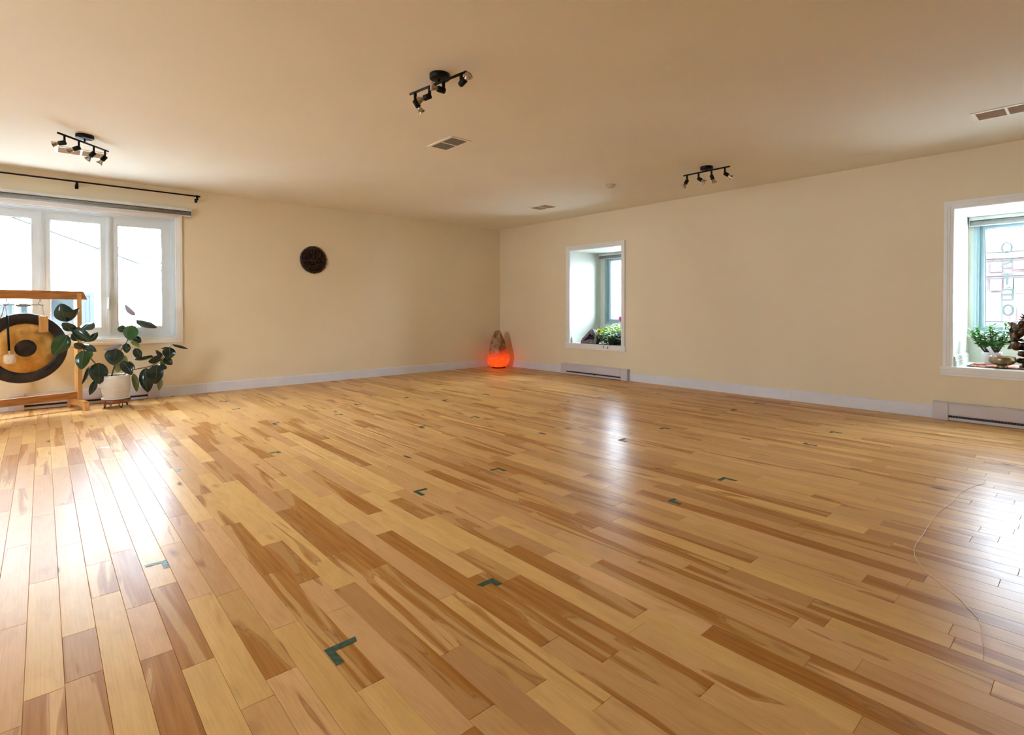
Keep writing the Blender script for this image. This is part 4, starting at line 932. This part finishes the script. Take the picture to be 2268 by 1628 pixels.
def statue():
    c = Vector((.300, -6.868, zm)); t = thing('bronze_statue', c, 'dark bronze dancing figure statue on lotus base at the photo edge', 'statue')
    # crouching animal below the lotus
    an = MB(); P = lambda x, y, z: c+Vector((x, y, z))
    an.lathe([(0, 0), (.080, 0), (.085, .006), (.085, .016), (.075, .022), (0, .022)], c, 40)
    an.ball(P(-.01, 0, .055), (.045, .085, .038)); an.ball(P(-.045, .075, .060), (.026, .030, .024)); an.tube([P(-.05, .09, .06), P(-.06, .11, .05)], [.014, .006], 8)
    for s in (-1, 1): an.tube([P(-.03, s*.045, .05), P(-.055, s*.05, .03), P(-.06, s*.06, .02)], [.017, .012, .01], 8)
    an.tube([P(.03, -.08, .05), P(.0, -.11, .06), P(-.03, -.10, .04)], .008, 8)
    o = an.build('animal_base', 'bronze', t); rm(o, .004)
    lo = MB(); lo.lathe([(0, .088), (.070, .092), (.088, .104), (.074, .118), (.088, .132), (.096, .146), (0, .148)], c, 48)
    for i in range(18):
        a = 2*PI*i/18; lo.ball(P(.084*math.cos(a), .084*math.sin(a), .118), (.014, .014, .020), R=Matrix.Rotation(a, 3, 'Z'))
    o = lo.build('lotus_seat', 'bronze', t); rm(o, .003)
    fg = MB(); P = lambda x, y, z: c+Vector((x*1.2, y*1.25, .018+z*1.12))
    fg.ball(P(-.012, 0, .195), (.052, .058, .056)); fg.ball(P(0, 0, .255), (.042, .055, .045)); fg.ball(P(-.008, 0, .325), (.040, .044, .048))
    fg.lathe([(.040, .345), (.042, .365), (.030, .390), (.020, .415), (.008, .440), (0, .445)], c, 24)
    fg.tube([P(-.045, .0, .315), P(-.062, .004, .275), (P(-.064, .012, .235)), P(-.052, .03, .215)], [.020, .017, .013, .010], 10)
    for s in (-1, 1):
        fg.ball(P(.008, s*.056, .325), (.010, .030, .036))
        fg.tube([P(0, s*.03, .150), P(-.040, s*.075, .160), P(-.060, s*.040, .140), P(-.050, s*.0, .135)], [.034, .038, .024, .014], 12)
        fg.ball(P(-.035, s*.088, .163), (.036, .034, .036))
        fg.tube([P(0, s*.045, .285), P(-.015, s*.085, .235), P(-.045, s*.092, .250)], [.018, .015, .011], 10)
        fg.tube([P(.01, s*.045, .295), P(.01, s*.100, .290), P(-.005, s*.128, .345)], [.017, .013, .010], 10)
        # raised hand: palm and five fingers
        hc = P(-.045, s*.094, .262); fg.ball(hc+Vector((0, 0, .012)), (.007, .014, .018))
        for q, (dy, L) in enumerate(((-.011, .024), (-.0037, .028), (.0037, .027), (.011, .021))): fg.tube([hc+Vector((0, dy, .024)), hc+Vector((.002, dy*1.3, .026+L))], [.0042, .003], 6)
        fg.tube([hc+Vector((0, -s*.012, .006)), hc+Vector((-.004, -s*.022, .022))], [.0045, .003], 6)
        # flying sash ends
        fg.tube([P(.02, s*.05, .20), P(.02, s*.10, .19), P(.01, s*.145, .172)], [.02, .022, .004], 8)
    D = lambda dx, dy, z: c+Vector((dx, dy, z))
    for s in (-1, 1):
        fg.tube([D(0, s*.06, .315), D(-.02, s*.105, .262), D(-.035, s*.122, .245), D(-.035, s*.132, .30), D(-.03, s*.138, .345)], [.026, .024, .022, .019, .014], 12)
        fg.ball(D(-.055, s*.098, .192), (.046, .042, .044)); fg.tube([D(-.03, s*.11, .20), D(-.03, s*.138, .175), D(-.025, s*.160, .160)], [.030, .020, .004], 10)
        hc = D(-.060, s*.103, .330); fg.ball(hc, (.010, .018, .026)); fg.tube([D(-.045, s*.110, .262), hc], [.016, .012], 10)
        for q, (dy, L_) in enumerate(((-.014, .030), (-.0048, .036), (.0048, .034), (.014, .027))): fg.tube([hc+Vector((0, dy, .018)), hc+Vector((.002, dy*1.25, .022+L_))], [.0055, .0035], 6)
        fg.tube([hc+Vector((0, -s*.015, -.006)), hc+Vector((-.004, -s*.030, .014))], [.006, .004], 6)
        fg.tube([D(-.032, s*.136, .340), D(-.022, s*.130, .385)], [.010, .008], 8)
        for q in range(5):
            a = 2*PI*q/5; fg.ball(D(-.02+.006*math.cos(a), s*.130+.016*math.sin(a), .385+.008*math.cos(a)), (.010, .011, .012))
    o = fg.build('seated_figure', 'bronze', t); rm(o, .003)
    ha = MB(); ha.lathe([(.060, -.004), (.060, .004), (.075, .006), (.075, -.004), (.060, -.004)], c+Vector((.045, 0, .42)), 40, (1, 0, 0))
    for i in range(22):
        a = 2*PI*i/22; ha.tube([c+Vector((.045, .074*math.cos(a), .42+.074*math.sin(a))), c+Vector((.045, .096*math.cos(a+.06), .42+.096*math.sin(a+.06)))], [.008, .002], 6)
    ha.build('halo', 'bronze', t)
def rm(o, v):
    m = o.modifiers.new('fuse', 'REMESH'); m.mode = 'VOXEL'; m.voxel_size = v; m.use_smooth_shade = True
statue()

# ------------------------------------------------------------------ tape corners on the floor
def tape(cx, cy, ax, ay, label, m='tape', w=.024, stub=0, seed=0):
    rn = random.Random(seed); j = lambda: rn.uniform(-.0016, .0016); z = .0008; th = .0005
    sx = 1 if ax >= 0 else -1; sy = 1 if ay >= 0 else -1
    # corner outer point is (cx, cy); arms run inward from it
    P = [(0, 0), (ax, 0+j()), (ax-sx*.010*rn.random(), sy*w+j()), (sx*w+j(), sy*w+j()), (sx*w+j(), ay-sy*.008*rn.random()), (0+j(), ay)]
    mb = MB(); mb.prism([(cx+x, cy+y, z) for x, y in P], (0, 0, th))
    o = mb.build('tape_corner', m, None, (cx, cy, z)); tag(o, label, 'floor tape', 'tape corners marking places on the floor')
TAPES = [
 (-5.579, -5.758, .100, -.092, 'large green L of tape nearest the camera, bottom left'),
 (-4.935, -5.765, -.075, -.058, 'green tape corner in the foreground, bottom middle, opening towards the camera'),
 (-4.662, -4.737, .090, -.094, 'green tape L in mid floor, left of the pair facing each other'),
 (-4.019, -4.717, -.078, -.082, 'green tape L in mid floor, right of the pair facing each other'),
 (-3.128, -5.768, -.084, -.090, 'green tape L right of the window reflection, the upper of two'),
 (-3.735, -5.763, .066, -.072, 'blotchy green tape piece right of the window reflection, the lower of two'),
 (-4.940, -3.369, -.070, -.055, 'green tape L among brown planks in the left half of the floor'),
 (-3.780, -3.353, .076, -.083, 'green tape L left of centre floor, pointing left'),
 (-3.140, -3.330, -.066, -.084, 'thin green tape corner just right of centre floor'),
 (-4.036, -2.370, -.075, -.058, 'green tape corner below the wall plaque, opening towards lower left'),
 (-4.681, -2.364, .068, -.092, 'green tape L on a dark knotty board left of centre'),
 (-4.690, -1.425, -.078, .040, 'green tape corner with a bright tab, right of the rubber plant'),
 (-4.679, -.815, -.078, -.070, 'green tape corner closest to the left wall, right of the rubber plant'),
 (-3.714, -2.012, .068, .063, 'green tape corner under the plaque, opening away from the camera'),
 (-3.056, -1.996, -.076, .075, 'small arrow-like green tape mark left of the salt lamp'),
 (-2.884, -2.387, .078, -.080, 'small arrow-like green tape mark below the salt lamp'),
 (-2.236, -.780, .064, .045, 'tiny green tape mark near the baseboard left of the salt lamp'),
 (-2.254, -1.391, .072, .090, 'thin curved green tape mark left below the salt lamp'),
 (-2.242, -2.360, -.060, -.100, 'thin green tape corner straight below the salt lamp'),
 (-2.873, -4.789, .090, -.074, 'green tape L lying in the bright window reflection'),
 (-2.225, -4.784, -.072, -.072, 'green tape corner right of the bright window reflection'),
 (-1.049, -4.796, .088, -.072, 'small dark green tape mark near the right wall, left one'),
 (-.417, -4.784, -.088, -.095, 'thin green tape corner closest to the right wall baseboard'),
 (-1.314, -5.789, -.066, -.085, 'green tape corner on the right, the farther of the right-hand pair'),
 (-1.897, -3.355, .032, -.036, 'tiny speck of green tape just left of the window reflection')]
for i, (x, y, ax, ay, lab) in enumerate(TAPES): tape(x, y, ax, ay, lab, seed=i)
tape(-1.925, -5.786, .042, -.095, 'green tape corner on the right, the nearer of the right-hand pair', seed=40)
tape(-5.831, -4.770, -.072, -.082, 'torn grey-green tape L lying in the left window glare', 'tapeg', seed=41, w=.020)
tape(-5.581, -3.383, .036, -.057, 'faded green tape scrap at the edge of the left glare', 'tapeg', seed=42)
tape(-5.835, -2.385, -.072, -.064, 'cream tape corner in front of the rubber plant', 'tapew', seed=43)
tape(-1.326, -3.357, -.066, -.080, 'cream tape corner above the bright window reflection', 'tapew', seed=44, w=.018)
th = MB(); tz = .0022
T1 = [(-2.112,-6.844),(-2.181,-6.814),(-2.309,-6.787),(-2.418,-6.774),(-2.54,-6.768),(-2.647,-6.770),(-2.838,-6.752),(-2.948,-6.749),(-3.065,-6.752),(-3.182,-6.757),(-3.284,-6.76),(-3.374,-6.761),(-3.448,-6.766),(-3.532,-6.785),(-3.585,-6.807),(-3.632,-6.832),(-3.67,-6.856),(-3.699,-6.886),(-3.743,-6.921),(-3.775,-6.948),(-3.808,-6.971),(-3.841,-6.988),(-3.917,-7.032),(-3.961,-7.042),(-4.005,-7.049),(-4.081,-7.062),(-4.178,-7.072)]
th.tube([(x, y, tz-.0003) for x, y in T1], .0010, 6)
tag(th.build('thin_cord', 'thread', None, (*T1[0], tz)), 'thin pale cord curving across the floor on the right', 'cord')
# ------------------------------------------------------------------ outside: neighbouring gable house, street buildings, wires
M['siding'] = mat('white_stucco', SIDE_C, .9, var=.03, scale=3)
M['fascia'] = mat('white_fascia', (.80, .80, .78), .6)
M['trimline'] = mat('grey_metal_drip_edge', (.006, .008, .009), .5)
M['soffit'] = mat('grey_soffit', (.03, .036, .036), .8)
M['bluefr'] = mat('blue_window_frame', (.012, .020, .027), .4)
M['darkgl'] = mat('dark_outdoor_glass', (.010, .014, .015), .15, var=.3, scale=3)
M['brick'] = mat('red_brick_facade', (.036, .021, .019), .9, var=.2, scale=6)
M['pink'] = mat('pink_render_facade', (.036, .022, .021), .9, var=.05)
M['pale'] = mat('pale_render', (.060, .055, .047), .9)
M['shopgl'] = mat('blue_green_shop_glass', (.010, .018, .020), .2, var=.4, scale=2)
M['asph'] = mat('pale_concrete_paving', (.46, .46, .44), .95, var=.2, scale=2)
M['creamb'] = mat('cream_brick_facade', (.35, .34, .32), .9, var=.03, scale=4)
tag(MB().box((-40, -40, -3.35), (60, 60, -3.25)).build('ground', 'asph', None, (0, 0, -3.3)), None, None, None, 'structure')
g = thing('neighbour_house', (-8.5, 4.0, -3.25), 'white gabled house seen through the triple window', 'house')
sl = -.392
def zt(x): return 2.40+sl*(x+6.08)
hb = MB(); hb.prism([(-4.85, 4.0, -3.25), (-4.85, 4.0, zt(-4.85)-.14), (-9.2, 4.0, zt(-9.2)-.14), (-13.5, 4.0, zt(-4.85)-.14), (-13.5, 4.0, -3.25)], (0, 6, 0)); hb.build('gable_wall', 'siding', g)
rf = MB()
for xa, xb, in ((-9.2, -4.58),):
    rf.prism([(xa, 3.84, zt(xa)), (xb, 3.84, zt(xb)), (xb, 3.84, zt(xb)-.11), (xa, 3.84, zt(xa)-.11)], (0, 6.3, 0))
    rf.prism([(-9.2, 3.84, zt(-9.2)), (-13.82, 3.84, zt(-4.58)), (-13.82, 3.84, zt(-4.58)-.11), (-9.2, 3.84, zt(-9.2)-.11)], (0, 6.3, 0))
rf.build('roof', 'fascia', g)
de = MB()
de.prism([(-9.2, 3.825, zt(-9.2)+.018), (-4.57, 3.825, zt(-4.57)+.018), (-4.57, 3.825, zt(-4.57)-.010), (-9.2, 3.825, zt(-9.2)-.010)], (0, .02, 0))
de.prism([(-9.2, 3.835, zt(-9.2)-.112), (-4.58, 3.835, zt(-4.58)-.112), (-4.58, 3.835, zt(-4.58)-.132), (-9.2, 3.835, zt(-9.2)-.132)], (0, .16, 0))
de.prism([(-4.60, 3.83, zt(-4.6)-.11), (-4.575, 3.83, zt(-4.6)-.11), (-4.545, 3.83, zt(-4.6)-.26), (-4.56, 3.83, zt(-4.6)-.27)], (0, .02, 0))
de.build('drip_edge', 'trimline', g)
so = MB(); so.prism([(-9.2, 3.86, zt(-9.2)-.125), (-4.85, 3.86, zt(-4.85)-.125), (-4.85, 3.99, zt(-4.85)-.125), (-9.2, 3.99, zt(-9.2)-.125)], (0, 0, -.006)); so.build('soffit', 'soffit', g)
for (x0, x1, z0, z1, fr, gl) in ((-6.10, -5.765, .74, 1.245, .018, 'darkgl'), (-5.72, -5.545, .35, 1.30, .055, 'bluefr'), (-6.78, -6.52, .45, 1.12, .03, 'darkgl'), (-6.46, -6.36, .45, 1.12, .02, 'darkgl'), (-7.30, -6.90, .45, 1.12, .03, 'darkgl')):
    f = MB(); profile_frame(f, 'y', 3.99, x0, x1, z0, z1, [(0, 0), (0, .02), (-fr, .02), (-fr, 0)]); f = f.build('window_frame', 'bluefr', g)
    MB().box((x0+.004, 3.985, z0+.004), (x1-.004, 3.998, z1-.004)).build('window_glass', gl, f)
g = thing('brick_building', (18, -5.5, -3.25), 'red brick building across the street seen through the right-hand window', 'building')
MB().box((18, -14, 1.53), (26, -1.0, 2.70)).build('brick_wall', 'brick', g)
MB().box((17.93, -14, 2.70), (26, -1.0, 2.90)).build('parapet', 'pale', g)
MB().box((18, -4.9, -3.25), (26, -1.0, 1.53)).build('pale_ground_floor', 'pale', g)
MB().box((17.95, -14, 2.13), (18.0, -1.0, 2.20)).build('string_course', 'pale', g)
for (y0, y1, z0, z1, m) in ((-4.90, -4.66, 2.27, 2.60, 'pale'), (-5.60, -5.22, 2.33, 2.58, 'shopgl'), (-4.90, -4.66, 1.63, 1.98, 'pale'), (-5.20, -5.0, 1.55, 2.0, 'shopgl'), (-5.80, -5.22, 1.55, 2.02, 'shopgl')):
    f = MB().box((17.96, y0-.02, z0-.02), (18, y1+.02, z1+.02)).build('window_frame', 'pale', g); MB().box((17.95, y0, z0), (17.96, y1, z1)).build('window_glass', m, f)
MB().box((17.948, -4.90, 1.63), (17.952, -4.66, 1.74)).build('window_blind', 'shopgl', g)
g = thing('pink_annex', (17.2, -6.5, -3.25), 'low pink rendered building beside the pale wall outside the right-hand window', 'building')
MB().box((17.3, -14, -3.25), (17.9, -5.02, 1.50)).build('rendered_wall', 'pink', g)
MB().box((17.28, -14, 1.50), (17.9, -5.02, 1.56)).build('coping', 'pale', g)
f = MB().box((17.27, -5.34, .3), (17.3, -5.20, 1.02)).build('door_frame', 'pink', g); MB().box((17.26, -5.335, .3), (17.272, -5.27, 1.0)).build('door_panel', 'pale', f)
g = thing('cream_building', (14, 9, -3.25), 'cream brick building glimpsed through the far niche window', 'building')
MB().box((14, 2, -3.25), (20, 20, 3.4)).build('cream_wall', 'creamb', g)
for k, (z0, z1) in enumerate(((2.25, 0), (1.0, 0))):
    MB().box((13.985, 2, z0), (14, 20, z0+.012)).build('mortar_ledge', 'trimline', g)
for i, (za, zb, r_) in enumerate(((2.205, 2.235, .014), (2.02, 2.04, .012), (1.70, 1.71, .014), (1.650, 1.660, .009), (.735, .737, .014))):
    t_ = MB(); n = 24; y0, y1 = -16, 8
    sl_ = (zb-za)/(-.61)
    t_.tube([(9.0, y0+(y1-y0)*k/n, za+sl_*((y0+(y1-y0)*k/n)+5.53)*(.25)) for k in range(n+1)], r_*.9, 6)
    tag(t_.build('overhead_wire', 'black', None, (9, -5.5, za)), ('top overhead street wire outside the right-hand window', 'second overhead street wire from the top outside the right-hand window', 'thick middle overhead wire outside the right-hand window', 'thin overhead wire just under the thick middle one', 'lowest overhead wire, just above the window frame')[i], 'wire', 'overhead wires across the street')

for y, lab in ((-16.15, 'wooden street pole carrying the overhead wires, south end'), (8.15, 'wooden street pole carrying the overhead wires, north end')):
    q = MB(); q.tube([(9, y, -3.25), (9, y, 3.2)], [.15, .11], 16); q.box((8.9, y-.16, 2.1), (9.1, y+.16, 2.3)); tag(q.build('street_pole', 'stem', None, (9, y, -3.25)), lab, 'pole', 'street poles')
# ------------------------------------------------------------------ daylight
sc = bpy.context.scene
w = bpy.data.worlds.new('overcast_sky'); sc.world = w; w.use_nodes = True; nt = w.node_tree; nt.nodes.clear()
o = nt.nodes.new('ShaderNodeOutputWorld'); bg = nt.nodes.new('ShaderNodeBackground'); nt.links.new(bg.outputs[0], o.inputs[0])
tc = nt.nodes.new('ShaderNodeTexCoord'); sp = nt.nodes.new('ShaderNodeSeparateXYZ'); nt.links.new(tc.outputs['Generated'], sp.inputs[0])
r = nt.nodes.new('ShaderNodeValToRGB'); nt.links.new(sp.outputs[2], r.inputs[0])
r.color_ramp.elements[0].color = (*SKY0, 1); r.color_ramp.elements[1].color = (*SKY1, 1)
nt.links.new(r.outputs[0], bg.inputs[0]); bg.inputs[1].default_value = SKY_S
def portal(loc, rot, sx, sy):
    l = bpy.data.lights.new('daylight_portal', 'AREA'); l.shape = 'RECTANGLE'; l.size = sx; l.size_y = sy; l.cycles.is_portal = True
    ob = bpy.data.objects.new('daylight_portal', l); col.objects.link(ob); ob.location = loc; ob.rotation_euler = rot
portal(((W1[0]+W1[1])/2, .15, (W1[2]+W1[3])/2), (R_(-90), 0, 0), W1[1]-W1[0], W1[3]-W1[2])
for Wn, g0, g1 in ((W2, -2.55, -1.83), (W3, -7.28, -6.45)):
    portal((ND+.14, (g0+g1)/2, 1.325), (0, R_(90), 0), 1.02, g1-g0)
if USE_REAR:
    for a0, a1, z0, z1 in WR: portal(((a0+a1)/2, YMIN-.15, (z0+z1)/2), (R_(90), 0, 0), a1-a0, z1-z0)
if USE_SIDE:
    for a0, a1, z0, z1 in WS: portal((XMIN-.15, (a0+a1)/2, (z0+z1)/2), (0, R_(-90), 0), z1-z0, a1-a0)

# ------------------------------------------------------------------ camera
F_, YAW, PIT, ROLL, CY = 1171.868, .844621489, .0123370566, -.00112633723, 698.402
fw = Vector((math.cos(YAW)*math.cos(PIT), math.sin(YAW)*math.cos(PIT), -math.sin(PIT)))
rt = Vector((math.sin(YAW), -math.cos(YAW), 0)); up = rt.cross(fw)
r2 = rt*math.cos(ROLL)+up*math.sin(ROLL); u2 = -rt*math.sin(ROLL)+up*math.cos(ROLL)
cam = bpy.data.cameras.new('camera'); co = bpy.data.objects.new('camera', cam); col.objects.link(co)
co.matrix_world = Matrix(((r2.x, u2.x, -fw.x, -6.19831), (r2.y, u2.y, -fw.y, -7.30253), (r2.z, u2.z, -fw.z, 1.019086), (0, 0, 0, 1)))
cam.sensor_fit = 'HORIZONTAL'; cam.sensor_width = 36; cam.lens = 36*F_/2268; cam.shift_y = (CY-814)/2268; cam.clip_start = .02
cam.clip_end = 300
sc.camera = co
sc.view_settings.view_transform = 'Standard'; sc.view_settings.look = 'None'; sc.view_settings.exposure = EXPO; sc.view_settings.gamma = 1; sc.view_settings.use_curve_mapping = False
sc.cycles.use_adaptive_sampling = True; sc.cycles.adaptive_threshold = .15; sc.cycles.adaptive_min_samples = 24; sc.cycles.time_limit = 1100; sc.render.use_persistent_data = False; sc.cycles.use_auto_tile = False; sc.cycles.max_bounces = 6; sc.cycles.diffuse_bounces = 5; sc.cycles.glossy_bounces = 3; sc.cycles.transparent_max_bounces = 12; sc.cycles.transmission_bounces = 6
sc.cycles.caustics_reflective = False; sc.cycles.caustics_refractive = False; sc.cycles.sample_clamp_indirect = 10
